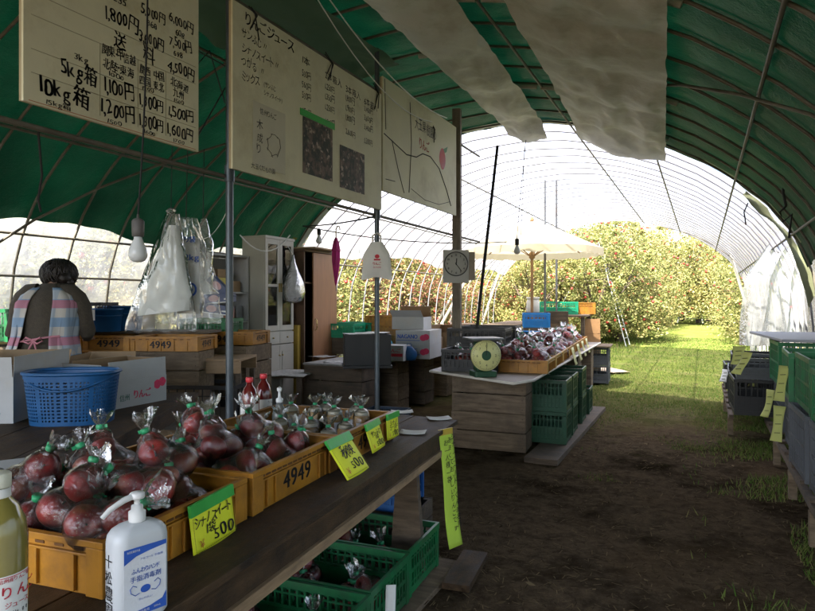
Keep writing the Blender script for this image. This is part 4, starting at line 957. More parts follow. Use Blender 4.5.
# price cards: a card taped to the crate rim, swung a little out
def price_card(y_, w, h, lines, label, out=.25, roll=0., x=-.163, z=.128):
    o = thing("price_card", label, "price card", F(x, y_, TZ + z), FRZ, "handwritten yellow price cards"); o.rotation_euler = (roll, -out, FRZ)
    b = MB(); b.surf(lambda u, q: (.004 + .006 * math.sin(u * 3.1), w * (u - .5), -h * q), 10, 8); b.build("card", CARD, o, solid=.0015)
    b = MB(); b.b2((.0035, -w / 2 - .002, -h * .20), (.0085 + .006, w / 2 + .002, .006)); b.build("green_tape", TAPE, o, bevel=.001)
    b = MB()
    for s_, yy, zz, sz, ft in lines: write(b, s_, (.0122, yy * w, -h * zz), sz, right=(0, 1, 0), fit=ft * w if ft else None, jit=.9, bold=1)
    b.build("handwriting", INK, o)
    b = MB(); n = 22
    for k in range(n):
        for s in (-1, 1): b.b2((.0118, s * (w / 2 - .004) - .0012, -h * (.24 + .72 * k / n)), (.0122, s * (w / 2 - .004) + .0012, -h * (.24 + .72 * (k + .55) / n)))
        b.b2((.0122, w * (-.46 + .92 * k / n), -h * .955), (.0126, w * (-.46 + .92 * (k + .55) / n), -h * .94))
    b.build("border_pattern", mat("card_border", (.35, .30, .02), .6), o)
    b = MB(); write(b, "¥", (.0122, -w * .38, -h * .9), h * .22, right=(0, 1, 0)); b.build("yen_sign", mat("orange_ink", (.60, .22, .03), .6), o)
    return o
price_card(-1.985, .185, .13, (("シナノスイート", -.46, .45, .034, .86), ("1袋", -.22, .66, .032, .22), ("500", -.08, .90, .048, .5)), "long yellow price card behind the sanitizer, reading 500", .10, .05)
price_card(-1.20, .20, .165, (("秋映", -.26, .52, .056, .56), ("500", -.14, .84, .052, .5)), "largest yellow price card, swung out from the crate join", .62, .0)
price_card(-.86, .15, .12, (("サンふじ", -.36, .46, .03, .72), ("1袋", -.1, .60, .02, .25), ("500", -.14, .88, .036, .5)), "small yellow price card hiding half of the second stencil", .30, .04)
price_card(-.61, .15, .115, (("シナノ", -.34, .45, .032, .6), ("ゴールド", -.36, .62, .024, .7), ("500", -.16, .90, .036, .5)), "small yellow price card at the far end of the jar crate", .06, -.02)
# small loose papers on the table end
for i, (px, py, a, l) in enumerate(((413, 432.5, .3, "white slip of paper on the bare table end, closest to the strip sign"), (439, 418.5, .6, "white slip of paper lying at the far corner of the table"), (402, 412, .5, "white slip of paper beside the jar crate"))):
    p = on(px, py, TZ + .004); b = MB(Matrix.Translation((p.x, p.y, TZ + .004)) @ Matrix.Rotation(a, 4, 'Z')); b.surf(lambda u, w: (.13 * (u - .5), .10 * (w - .5), .006 * (u - .5) ** 2 * 4), 6, 4); tag(b.build("paper_slip", PAPER, solid=.001), l, "paper", "paper slips on the table")
# hanging strip sign
p = F(.006, -.27, TZ - .005); o = thing("strip_sign", "long yellow green paper strip with vertical writing hanging off the table end", "paper strip", p, FRZ + R(-25))
b = MB(); b.surf(lambda u, w: (.06 * w * w + .012 * math.sin(w * 5), .105 * (u - .5) + .03 * w, -.60 * w), 5, 24)
b.build("strip", mat("lime_paper", (.50, .70, .07), .7, .08, 5, .1), o, solid=.001)
b = MB()
for c, (s_, sz) in enumerate((("シナノゴールド・ぐんま名月", .036), ("あまくておいしいりんごです", .036), ("お一人様一袋", .036))):
    for i, ch in enumerate(s_):
        w = .09 + i * .063 + .02 * c
        if w > .96: break
        write(b, ch, (.06 * w * w + .012 * math.sin(w * 5) + .0022, .105 * (.30 - .28 * c) + .03 * w, -.60 * w), sz, right=(0, 1, 0), jit=.8)
b.build("vertical_writing", INK, o)
b = MB(); b.b2((-.002, -.055, -.03), (.003, .055, .008)); b.build("tape", mat("amber_tape", (.50, .36, .05), .3, .1), o)
# crates under the table
GC = []
for i, (y0, lab) in enumerate(((2.785, "green crate of bagged apples on the ground below the strip sign"), (2.36, "green crate of bagged apples under the table, next one nearer"), (1.935, "green crate under the table below the middle yellow crate"))):
    cx_ = -1.53 + i * .03
    GC.append(lattice_crate(.40, .66, .215, "green_crate", lab, GREEN, (cx_, y0, .012), R(3), "green crates under the table", 12))
    for k in range(4):
        bag((1, 0, 3, 1)[k], (cx_ + .16 - .16 * (k % 3) + .03 * (k == 3), y0 - .06 + .13 * (k // 2) - .02, .075), (rnd.uniform(-.4, .4), rnd.uniform(-.4, .4), rnd.uniform(0, 6)), "bag of apples inside a green crate under the table", "bags of apples under the table")
b = MB(); b.b2((-2.1, 1.6, -.02), (-1.12, 3.1, .010)); tag(b.build("floor_boards", GREYWOOD, bevel=.003), "low boards on the ground under the green crates", "boards")
wooden_box(.62, .31, .2, "low wooden box carrying the blue crate under the table", (-1.72, 3.27, .0), R(4), WOOD)
lattice_crate(.34, .5, .29, "blue_crate", "blue slatted crate under the far end of the display table", mat("dark_blue_plastic_crate", (.012, .09, .30), .45, .2), (-1.72, 3.26, .2005), R(4), None, 10)
p = at(391, 590, 2.55); b = MB(); b.surf(lambda u, w: (p.x + .035 * (u - .5), p.y + .02 * (u - .5) - .01 * w, p.z + .02 - .16 * w), 3, 6); tag(b.build("paper_tag", PAPER, solid=.001), "narrow white paper tag on the rim of the green crate", "paper tag")
p = at(455, 575, 3.0); b = MB(Matrix.Translation((-1.06, 3.0, .015)) @ Matrix.Rotation(.1, 4, 'Z')); b.box((0, 0, 0), (.13, .42, .03)); tag(b.build("short_plank", WOODY), "short grey plank lying by the green crate on the ground", "plank")
# ------------------------------------------------------------------ packing table with cartons (own frame, turned towards the camera)
PT = on(200, 392, .68); PRZ = R(28.7)
def Q(x, y, z=0.):
    c_, s_ = math.cos(PRZ), math.sin(PRZ); return Vector((PT.x + x * c_ - y * s_, PT.y + x * s_ + y * c_, z))
o = thing("packing_table", "dark plank table carrying the open cartons and the blue basket", "table", Q(0, 0), PRZ)
b = MB()
for k in range(4): b.b2((-1.16 + k * .29, -2.25, TZ - .028), (-1.16 + k * .29 + .285, 0, TZ))
b.build("top_planks", WOODY, o, bevel=.002)
b = MB(); b.b2((-.05, -2.2, TZ - .11), (-.02, -.05, TZ - .029)); b.b2((-1.12, -2.2, TZ - .11), (-1.09, -.05, TZ - .029)); b.build("rail", WOODY, o, bevel=.002)
for x in (-.09, -1.06):
    for y_ in (-2.15, -.12): b = MB(); b.b2((x - .035, y_ - .035, 0), (x + .035, y_ + .035, TZ - .03)); b.build("leg", WOOD, o, bevel=.002)
def carton(L, W, H, label, loc, rz, outside=None, inside=None, flaps=(), closed=False, name="carton", group=None, flap_h=.16, cat="carton"):
    """L along y, W along x; flaps = sides whose flap stands up or leans: (side, angle)"""
    o = thing(name, label, cat, loc, rz, group); a, b_ = outside or WHITEB, inside or KRAFT; t = .005; x, y = W / 2, L / 2
    b = MB()
    def wall(lo, hi, inner):
        b.m = 0; b.b2(lo, hi)
    b.m = 1; b.b2((-x + t, -y + t, .001), (x - t, y - t, .006))
    for s in (-1, 1):
        b.m = 0; b.b2((s * x, -y, 0), (s * (x - t * .5), y, H)); b.b2((-x + t * .5, s * y, 0), (x - t * .5, s * (y - t * .5), H))
        b.m = 1; b.b2((s * (x - t * .52), -y + t * .6, .002), (s * (x - t), y - t * .6, H - .0005)); b.b2((-x + t, s * (y - t * .52), .002), (x - t, s * (y - t), H - .0005))
    if closed: b.m = 0; b.b2((-x, -y, H), (x, y, H + t))
    b.build("box", [a, b_], o)
    for sd, ang in flaps:
        f = MB(); f.m = 0
        ln = L if sd in "EW" else W; 
        q = Matrix.Rotation({"E": 0, "N": math.pi / 2, "W": math.pi, "S": -math.pi / 2}[sd], 4, 'Z'); off = x if sd in "EW" else y
        f.M = q @ Matrix.Translation((off - .0012, 0, H + .0005)) @ Matrix.Rotation(ang, 4, 'Y')
        f.b2((-.0012, -ln / 2 + .004, 0), (.0012, ln / 2 - .004, flap_h)); f.m = 1; f.b2((-.0030, -ln / 2 + .004, 0), (-.00122, ln / 2 - .004, flap_h))
        f.build("flap", [a, b_], o)
    return o
# carton with the round mark, side towards the aisle
o = carton(.66, .46, .25, "big open white carton with a round mark, behind the blue basket", Q(-.935, -.82, TZ + .001), PRZ, flaps=(("E", .04), ("S", .12), ("W", -.06), ("N", .5)), flap_h=.11)
b = MB(); xx = .2305
b.tube([(xx, .02 + .055 * math.cos(a), .205 + .055 * math.sin(a)) for a in [2 * math.pi * k / 24 for k in range(25)]], .0022, 4)
write(b, "15", (xx + .0005, -.015, .185), .06, right=(0, 1, 0), jit=.1, bold=1); write(b, "KG", (xx + .0005, -.01, .160), .022, right=(0, 1, 0), jit=.1); b.build("round_mark", mat("teal_ink", (.02, .10, .16), .6), o)
b = MB(); b.tube([(-.1, -.3312, .06), (-.02, -.3312, .13), (.10, -.3312, .11), (.16, -.3312, .05)], .006, 4); b.build("printed_swoosh", mat("teal_print", (.03, .25, .32), .6), o)
b1 = on(109, 411, TZ); b1d = on(166, 400, TZ); d_ = (b1d - b1).xy.normalized(); a2 = math.atan2(-d_.x, d_.y)
mid = Vector(((b1.x + b1d.x) / 2, (b1.y + b1d.y) / 2)) + Vector((-d_.y, d_.x)) * .17
o = carton(.47, .34, .17, "open white carton printed with two red apples", (mid.x, mid.y, TZ + .001), a2, flaps=(("E", -.04), ("S", .45), ("W", -.2), ("N", -.3)), flap_h=.12)
b = MB(); xx = .1706
for cy_, cz_ in ((.155, .115), (.198, .128)):
    for q in range(1): 
        cc = [(xx, cy_ + .030 * math.cos(a) * (1 + .10 * math.cos(5 * a)), cz_ + .030 * math.sin(a)) for a in [2 * math.pi * k / 24 for k in range(24)]]; b.add(cc, [tuple(range(24))])
    xx += .0005
write(b, "りんご", (.1706, -.045, .05), .062, right=(0, 1, 0), fit=.15, jit=.5, bold=2); b.build("apple_print", mat("apple_print_red", (.60, .03, .10), .6, .2, 40), o)
b = MB(); write(b, "信州", (.1706, -.155, .045), .045, right=(0, 1, 0), fit=.08, jit=.2, bold=1); b.build("green_print", mat("dark_green_ink", (.02, .12, .08), .6), o)
# second carton behind it showing only its open flaps
carton(.40, .34, .2, "open brown carton standing behind the red apple carton", Q(-.62, -.22, TZ + .001), PRZ, outside=KRAFT, flaps=(("N", .2), ("W", -.3)), flap_h=.1)
# blue basket
p = on(65, 426, TZ); o = thing("blue_basket", "oval blue perforated basket with handles on the dark table", "basket", (p.x - .07, p.y + .10, TZ + .001), YAW + R(8))
bw, bd, bh = .235, .16, .275
def bas(k): return .87 + .13 * k
b = MB()
n, nz_ = 72, 15
vs = []; fs = []
for i in range(nz_ + 1):
    for j in range(n):
        a = 2 * math.pi * j / n; k = bas(i / nz_); c_, s_ = math.cos(a), math.sin(a); e = .75
        vs.append((bw * k * math.copysign(abs(c_) ** e, c_), bd * k * math.copysign(abs(s_) ** e, s_), bh * i / nz_))
for i in range(nz_):
    for j in range(n):
        q = (i * n + j, i * n + (j + 1) % n, (i + 1) * n + (j + 1) % n, (i + 1) * n + j)
        solid_row = i in (0, nz_ - 1, nz_ - 2) or j % 12 == 0
        if solid_row: fs.append(q)
        else:                                                              # a panel with a hole in it
            P_ = [Vector(vs[t]) for t in q]; c0 = sum(P_, Vector()) / 4; o4 = len(vs)
            for t in P_: vs.append(tuple(c0 + (t - c0) * .52))
            for t in range(4): fs.append((q[t], q[(t + 1) % 4], o4 + (t + 1) % 4, o4 + t))
b.add(vs, fs); b.add([v for v in vs[:n]], [tuple(range(n - 1, -1, -1))]); b.build("perforated_body", BLUE, o, solid=.004)
b = MB(); rim = [(bw * 1.02 * math.copysign(abs(math.cos(a)) ** .75, math.cos(a)), bd * 1.02 * math.copysign(abs(math.sin(a)) ** .75, math.sin(a)), bh) for a in [2 * math.pi * k / 60 for k in range(61)]]; b.tube(rim, .010, 8); b.build("rim", BLUE, o)
for s in (-1,):
    b = MB(); b.tube([(bw * 1.03 * math.cos(a), s * bd * 1.10 * abs(math.sin(a)) - .0, bh - .012 - .075 * math.sin(a) ** 2) for a in [math.pi * k / 16 for k in range(17)]], .0065, 6); b.build("handle", BLUE, o)
b = MB(); b.tube([(bw * 1.03 * math.cos(a), bd * 1.08 * abs(math.sin(a)), bh + .003 - .055 * math.sin(a) ** 2) for a in [math.pi * k / 16 for k in range(17)]], .0065, 6); b.build("handle", BLUE, o)
# corner of a white tray at the edge, an apple by it
p = on(8, 462, TZ + .1); b = MB(Matrix.Translation((p.x - .10, p.y + .02, TZ + .001)) @ Matrix.Rotation(PRZ + .5, 4, 'Z')); b.b2((-.2, -.14, .0), (.14, .14, .035)); b.b2((-.19, -.13, .0355), (.13, .13, .06)); tag(b.build("foam_tray", WHITEB, bevel=.003), "stacked white foam trays at the near end of the dark table", "tray")
p = on(3, 412, TZ + .04); q = MB(Matrix.Translation((p.x, p.y, TZ + .043))); apple_t = apple_mb(18, .045); apple_t2 = MB(Matrix.Translation((p.x, p.y, TZ + .042)))
apple_t2.add(apple_t.v, apple_t.f, True); tag(apple_t2.build("apple", APPLE), "single red apple lying on the dark table by the carton", "apple")

# ------------------------------------------------------------------ woman in a plaid smock, back turned
pp = Q(-1.22, .27); FACE = YAW + R(4)
o = thing("person", "person in a plaid apron with dark hair, back turned, bending over the packing bench", "person", (pp.x, pp.y, 0), FACE); o.scale = (1.02, 1.02, 1.02)
SKIN = mat("skin", (.45, .27, .19), .55, .08, 12, .03); KNIT = mat("dark_knit", (0.06, 0.0496, 0.036), .9, .25, 40, .3, 120); HAIR = mat("black_hair", (.016, .012, .010), .5, .3, 60, .3, 90, stretch=(4, 4, .6)); TROUS = mat("navy_trousers", (.012, .014, .022), .85, .2, 20)
# body: one skinned surface (x right, y forward, z up), trunk bent forward, arms reaching down in front
J = {"hip": (0, 0, .90), "belly": (0, .02, 1.04), "chest": (0, .07, 1.25), "neck": (0, .13, 1.405), "nape": (0, .175, 1.44), "skull": (0, .235, 1.505), "crown": (0, .255, 1.56)}
E = [("hip", "belly"), ("belly", "chest"), ("chest", "neck"), ("neck", "nape"), ("nape", "skull"), ("skull", "crown")]
RAD = {"hip": (.155, .12), "belly": (.145, .11), "chest": (.16, .115), "neck": (.062, .06), "nape": (.055, .055), "skull": (.078, .092), "crown": (.055, .07)}
def jn(k, p, r_, par):
    J[k] = p; RAD[k] = r_ if isinstance(r_, tuple) else (r_, r_); E.append((par, k))
for s, n_ in ((-1, "l"), (1, "r")):
    jn(n_ + "sh", (s * .175, .09, 1.365), .062, "chest"); jn(n_ + "el", (s * .265, .10, 1.09), .044, n_ + "sh"); jn(n_ + "wr", (s * .17, .33, 1.03), .028, n_ + "el"); jn(n_ + "pa", (s * .15, .40, 1.02), (.036, .018), n_ + "wr")
    for f, (dx, ln) in enumerate(((-.030, .060), (-.010, .072), (.010, .068), (.028, .052))):
        jn(f"{n_}f{f}", (s * .15 + dx, .43 + .012 * (f in (1, 2)), 1.018), .0095, n_ + "pa"); jn(f"{n_}g{f}", (s * .15 + dx, .43 + ln * .6, 1.005), .0085, f"{n_}f{f}"); jn(f"{n_}h{f}", (s * .15 + dx, .43 + ln * .85, .985), .007, f"{n_}g{f}")
    jn(n_ + "t1", (s * .112, .395, 1.005), .0105, n_ + "wr"); jn(n_ + "t2", (s * .10, .425, .99), .008, n_ + "t1")
    jn(n_ + "th", (s * .09, .01, .80), .092, "hip"); jn(n_ + "kn", (s * .095, .03, .47), .058, n_ + "th"); jn(n_ + "ca", (s * .097, .0, .32), .055, n_ + "kn"); jn(n_ + "an", (s * .10, -.02, .09), .037, n_ + "ca"); jn(n_ + "to", (s * .11, .13, .035), (.042, .03), n_ + "an")
ks = list(J); me = bpy.data.meshes.new("body"); me.from_pydata([J[k] for k in ks], [(ks.index(a), ks.index(b_)) for a, b_ in E], [])
bo = bpy.data.objects.new("body", me); COL.objects.link(bo); sk = bo.modifiers.new("skin", 'SKIN'); sk.use_smooth_shade = True; su = bo.modifiers.new("smooth", 'SUBSURF'); su.levels = su.render_levels = 2
for i, k in enumerate(ks): me.skin_vertices[0].data[i].radius = RAD[k]; me.skin_vertices[0].data[i].use_root = (k == "hip")
bpy.context.view_layer.update(); ev = bpy.data.meshes.new_from_object(bo.evaluated_get(bpy.context.evaluated_depsgraph_get()))
bpy.data.objects.remove(bo)
ev.name = "body"; ev.materials.clear(); ev.materials.append(SKIN); body = bpy.data.objects.new("body", ev); COL.objects.link(body); body.parent = o
for p_ in ev.polygons: p_.use_smooth = True
# face (turned away), ears
b = MB(); 
for s in (-1, 1): b.lathe([(0, -.012), (.010, -.010), (.013, 0), (.010, .010), (0, .012)], 10, (s * .080, .235, 1.495), sx=.5, sy=1)
b.tube([(0, .326, 1.51), (0, .342, 1.48), (0, .326, 1.472)], [.008, .012, .006], 8); b.tube([(-.02, .306, 1.446), (0, .312, 1.444), (.02, .306, 1.446)], .005, 6); b.build("face", SKIN, o)
b = MB()
for s in (-1, 1): b.lathe([(0, -.007), (.008, -.004), (.009, 0), (.008, .004), (0, .007)], 10, (s * .032, .322, 1.50))
b.build("eyes", mat("eye_dark", (.02, .015, .012), .2), o)
# hair: loose short hair, tousled
b = MB()
def hairf(u, w):
    a = 2 * math.pi * u; e = -1.0 + 2.5 * w if w < 1 else 1.5; c_ = math.cos(min(1.5, e)); 
    rr = 1 + .10 * noise.noise(Vector((math.cos(a) * 3, math.sin(a) * 3, e * 3))) + .04 * math.sin(a * 17 + e * 4)
    x, y_, z = .122 * c_ * math.cos(a) * rr, .122 * c_ * math.sin(a) * rr, .116 * math.sin(e) * rr
    if y_ > .03 and z < .055: y_ = .03
    return (x, .225 + y_, 1.522 + z)
b.surf(hairf, 48, 20); 
hr = random.Random(3)
for q_ in range(150):      # loose locks
    a = hr.uniform(0, 2 * math.pi); e0 = hr.uniform(.2, 1.4); pts = []
    for k in range(5):
        e_ = e0 - k * .32; c_ = math.cos(e_); f_ = 1.02 + .05 * hr.random() + (.10 if k == 4 else 0) * hr.random(); a2_ = a + .12 * k * hr.uniform(-1, 1)
        y_ = .122 * c_ * math.sin(a2_) * f_; z_ = .116 * math.sin(e_) * f_
        if y_ > .05 and z_ < .05: break
        pts.append((.122 * c_ * math.cos(a2_) * f_, .225 + y_, 1.522 + z_))
    if len(pts) > 2: b.tube(pts, [.010, .011, .009, .007, .003][:len(pts)], 5)
for (x, y_, z, s) in ((.085, .13, 1.49, .045), (.11, .15, 1.46, .032)): b.lathe([(0, -s), (s * .6, -s * .8), (s, 0), (s * .7, s * .7), (0, s)], 12, (x, y_, z), wob=lambda w, i: 1 + .15 * math.sin(5 * w + i))
b.build("hair", HAIR, o)
# sweater: shell round the trunk and sleeves
def torso_r(z):
    T = [(.84, .205, .150, .0), (.95, .200, .145, .005), (1.06, .185, .135, .025), (1.2, .205, .145, .06), (1.30, .212, .14, .085), (1.355, .190, .125, .10), (1.39, .150, .108, .115), (1.42, .105, .09, .13), (1.45, .070, .074, .155)]
    for (z0, *p0), (z1, *p1) in zip(T, T[1:]):
        if z <= z1: k = (z - z0) / (z1 - z0); return [a_ + (c_ - a_) * k for a_, c_ in zip(p0, p1)]
    return T[-1][1:]
def shell(z0, z1, off, a0, a1, nu=40, nv=26, fold=.006, seed=0, flare=0.):
    def fn(u, w):
        z = z0 + (z1 - z0) * w; rx, ry, cy_ = torso_r(z); a = a0 + (a1 - a0) * u
        k = off + fold * noise.noise(Vector((math.cos(a) * 4, math.sin(a) * 4 + seed, z * 5))) + fold * .5 * math.sin(a * 13 + z * 7) + flare * (1 - w) ** 1.5
        c_, s_ = math.cos(a), math.sin(a); p = .85
        return ((rx + k) * math.copysign(abs(c_) ** p, c_), cy_ + (ry + k) * math.copysign(abs(s_) ** p, s_), z)
    m_ = MB(); m_.surf(fn, nu, nv); return m_
sw = shell(.86, 1.45, .006, 0, 2 * math.pi, 52, 30)
for s, n_ in ((-1, "l"), (1, "r")):
    A_, B_, C_ = Vector(J[n_ + "sh"]), Vector(J[n_ + "el"]), Vector(J[n_ + "wr"])
    sw.tube([A_ + Vector((-s * .09, 0, .025)), A_ + Vector((-s * .035, 0, .016)), A_.lerp(B_, .08) + Vector((s * .004, 0, -.012)), A_.lerp(B_, .35) + Vector((s * .012, 0, 0)), A_.lerp(B_, .75), B_ + Vector((s * .004, -.012, -.005)), B_.lerp(C_, .3), B_.lerp(C_, .97)], [.060, .070, .078, .076, .064, .061, .053, .038], 16)
sw.build("sweater", KNIT, o)
tr_ = shell(.40, .90, .004, 0, 2 * math.pi, 10, 4)
tr_ = MB()
for s, n_ in ((-1, "l"), (1, "r")): tr_.tube([Vector(J["hip"]) + Vector((s * .07, 0, .03)), Vector(J[n_ + "th"]), Vector(J[n_ + "kn"]), Vector(J[n_ + "ca"]), Vector(J[n_ + "an"]) + Vector((0, 0, .01))], [.135, .115, .082, .076, .062], 16)
tr_.build("trousers", TROUS, o)
sh_ = MB()
for s, n_ in ((-1, "l"), (1, "r")): sh_.tube([Vector(J[n_ + "an"]) + Vector((0, -.05, -.045)), Vector(J[n_ + "an"]) + Vector((0, 0, -.03)), Vector(J[n_ + "to"]) + Vector((0, -.04, .008)), Vector(J[n_ + "to"]) + Vector((0, .06, 0))], [.035, .05, .045, .028], 12)
sh_.build("shoes", BLACKP, o)
def plaid():
    m, nt, out = nodes_of("plaid_cloth"); L = nt.links.new
    tc = N(nt, "ShaderNodeTexCoord"); sp = N(nt, "ShaderNodeSeparateXYZ"); L(tc.outputs["Object"], sp.inputs[0])
    def stripe(sock, per, lo, ph):
        a = math_n(nt, 'MULTIPLY_ADD', sock, 1 / per); a.node.inputs[2].default_value = ph
        return math_n(nt, 'GREATER_THAN', math_n(nt, 'FRACT', a), lo)
    zb = stripe(sp.outputs[2], .135, .5, .15); xb = stripe(sp.outputs[0], .125, .55, .1); zr = stripe(sp.outputs[2], .27, .78, .1)
    c = mixcol(nt, zb, (.50, .47, .42), (.20, .30, .42)); c = mixcol(nt, math_n(nt, 'MULTIPLY', xb, .55), c, (.22, .33, .46)); c = mixcol(nt, math_n(nt, 'MULTIPLY', zr, .75), c, (.48, .13, .17))
    c = mixcol(nt, .12, c, (.1, .1, .1)); p = N(nt, "ShaderNodeBsdfPrincipled"); p.inputs["Roughness"].default_value = .9; L(c, p.inputs["Base Color"]); L(p.outputs[0], out.inputs[0]); return m
PLAID = plaid()
ap_ = shell(.62, 1.40, .018, R(-52), R(232), 60, 34, .012, 3, .05)      # wraps the front and sides, open down the back
def torso_low(z): return torso_r(max(.84, z))
ap_.build("apron", PLAID, o, solid=.003)
b = MB()
for s in (-1, 1):      # the two back panels hanging from the shoulders
    def fn(u, w):
        z = .74 + .675 * w; rx, ry, cy_ = torso_r(max(.84, z)); a = R(-90) + s * (R(17) + R(8) * (1 - w) + R(56) * u); k = .022 + .01 * math.sin(u * 9 + z * 8) + .05 * (1 - w) ** 2
        c_, s_ = math.cos(a), math.sin(a); p = .85
        return ((rx + k) * math.copysign(abs(c_) ** p, c_), cy_ + (ry + k) * math.copysign(abs(s_) ** p, s_), z)
    b.surf(fn, 12, 30)
b.build("apron_back", PLAID, o, solid=.003)
b = MB(); rx, ry, cy_ = torso_r(1.0); b.tube([((rx + .03) * math.cos(a), cy_ + (ry + .03) * math.sin(a), 1.04 - .02 * math.sin(a * 2)) for a in [R(-135) + R(90) * k / 12 for k in range(13)]], .008, 6)
for s in (-1, 1): b.tube([(0, -.155, 1.03), (s * .05, -.17, 1.055), (s * .07, -.175, 1.03), (s * .03, -.172, 1.01), (0, -.16, 1.03)], .007, 6); b.tube([(0, -.16, 1.03), (s * .03, -.18, .96), (s * .045, -.18, .88)], .007, 6)
b.build("apron_bow", mat("pink_cloth", (.48, .20, .24), .9, .15), o)

# ------------------------------------------------------------------ packing bench along the film wall
bench = at(150, 335, 5.55)
BX, BY, BZ = bench.x, bench.y, 1.03
# stacks of wooden boxes that carry boards and crates
def colm(px, z, n, label, rz=0., h0=0, mt=None, size=(.60, .32, .31)):
    p = at(px, 0, z)
    for k in range(n): wooden_box(*size, label[k] if isinstance(label, list) else label, (p.x, p.y, h0 + k * (size[2] + .001)), rz, mt)
    return p
colm(172, 5.35, 3, ["wooden apple box at the foot of the stack behind the apple carton", "wooden apple box halfway up the stack behind the apple carton", "topmost wooden box of the stack under the stencilled yellow crate"], R(20), mt=GREYWOOD)
p = at(172, 0, 5.35); shallow_crate(.42, .62, .115, label="yellow stencilled crate on wooden boxes, under the hanging bag bundle", loc=(p.x, p.y, .936), rz=R(20), group="yellow crates of the packing bench")
colm(84, 5.9, 3, ["wooden box on the ground under the black crate's bench".replace("'s", ""), "middle wooden box of the stack behind the person", "upper wooden box of the stack behind the person"], R(20))
for i, (px, lab) in enumerate(((118, "yellow stencilled crate on the bench just below the blue tubs"),)):
    p = at(px, 0, 5.5); shallow_crate(.62, .40, .115, label=lab, loc=(p.x, p.y, .936), rz=R(-64), group="yellow crates of the packing bench")
    shallow_crate(.62, .40, .115, label="yellow crate wedged lowest under the blue tubs", loc=(p.x, p.y, .816), rz=R(-66), group="yellow crates of the packing bench")
p = at(118, 0, 5.5); wooden_box(.6, .32, .27, "wooden box lying under the yellow bench crates", (p.x, p.y, .545), R(24)); wooden_box(.6, .32, .27, "wooden box second from the ground under the bench crates", (p.x, p.y, .272), R(24)); wooden_box(.6, .32, .27, "lowest wooden box under the yellow bench crates", (p.x, p.y, 0), R(24))
b = MB(); a0, a1 = at(40, 0, 5.8), at(212, 0, 5.75)
dx = (a1 - a0); an = math.atan2(dx.y, dx.x); mdl = (a0 + a1) / 2
b.box((mdl.x, mdl.y, BZ + .037), (1.62, .40, .022), rz=an); tag(b.build("bench_board", WOOD, bevel=.002), "dark plank laid over the crates as packing bench top", "plank")
ZB = BZ + .049
p = at(89, 0, 5.6); lattice_crate(.36, .30, .25, "black_crate", "black crate with a white label on the bench beside the person", BLACKP, (p.x, p.y, ZB), an + R(90), None, 9)
q_ = at(86, 0, 5.38); b = MB(Matrix.Translation((q_.x + .02, q_.y, ZB + .13)) @ Matrix.Rotation(an, 4, 'Z')); b.b2((-.05, -.0, -.03), (.06, .003, .06)); tag(b.build("paper_label", PAPER), "white paper label fixed to the black crate on the bench", "label")
def tub(px, z, r_, h, label):
    p = at(px, 0, z); o = thing("blue_tub", label, "tub", (p.x, p.y, ZB), rnd.uniform(0, 3), "blue tubs on the packing bench"); b = MB(); b.lathe([(r_ * .84, 0), (r_ * .86, .004), (r_, h), (r_ * 1.06, h), (r_ * 1.06, h - .015), (r_ * 1.03, h - .018)], 28, wob=lambda w, i: 1 + .008 * math.sin(14 * w)); b.lathe([(0, .006), (r_ * .82, .006), (r_ * .97, h - .001)], 28); b.build("tub_body", BLUE, o)
    b = MB(); b.lathe([(r_ * .965, h * .66), (r_ * 1.0, h * .67), (r_ * .975, h * .7)], 28); b.build("ridge", BLUE, o)
tub(105, 5.55, .145, .20, "blue tub standing next to the black crate"); tub(124, 5.75, .17, .22, "larger blue tub half behind the bag bundle")
# green crate far at the edge
p = at(6, 0, 5.3); lattice_crate(.5, .36, .26, "green_crate", "dark green crate at the film wall beside the person", GREEN, (p.x, p.y, ZB - .06), an, None, 12)
wooden_box(.6, .36, .94, "tall wooden bin under the green crate by the film wall", (p.x, p.y, 0.01), an, planks=4)
p = at(132, 0, 6.4); carton(.30, .34, .24, "plain pale carton behind the hanging bag bundle", (p.x, p.y, ZB - .02), an, outside=mat("pale_carton", (.55, .45, .30), .8, .1), closed=True)
wooden_box(.5, .5, 1.05, "tall wooden bin under the pale carton", (p.x, p.y, .0), an, planks=4)
# bench with the long low tray
p = at(208, 0, 5.55); 
o = thing("low_bench", "low bench with a brown board top, between the wooden box stacks", "bench", (p.x, p.y, 0), R(22))
b = MB(); b.b2((-.36, -.24, .84), (.36, .24, .862)); b.build("top", mat("tan_board", (.30, .20, .11), .7, .2, 3, .2, stretch=(1, 8, 8)), o, bevel=.002)
b = MB(); b.b2((-.36, -.24, .74), (.36, -.22, .839)); b.b2((-.36, .22, .74), (.36, .24, .839)); b.build("apron_rail", mat("tan_board", ()), o, bevel=.002)
for x in (-.33, .33):
    for y_ in (-.2, .2): b = MB(); b.b2((x - .02, y_ - .018, 0), (x + .02, y_ + .018, .739)); b.build("leg", WOOD, o)
p = at(207, 0, 5.35); lattice_crate(.62, .4, .36, "dark_bin", "dark slatted bin on the ground below the brown bench", BLACKP, (p.x, p.y, .30), R(-68), None, 9)
wooden_box(.5, .4, .29, "wooden box supporting the dark slatted bin", (p.x, p.y, 0), R(22))
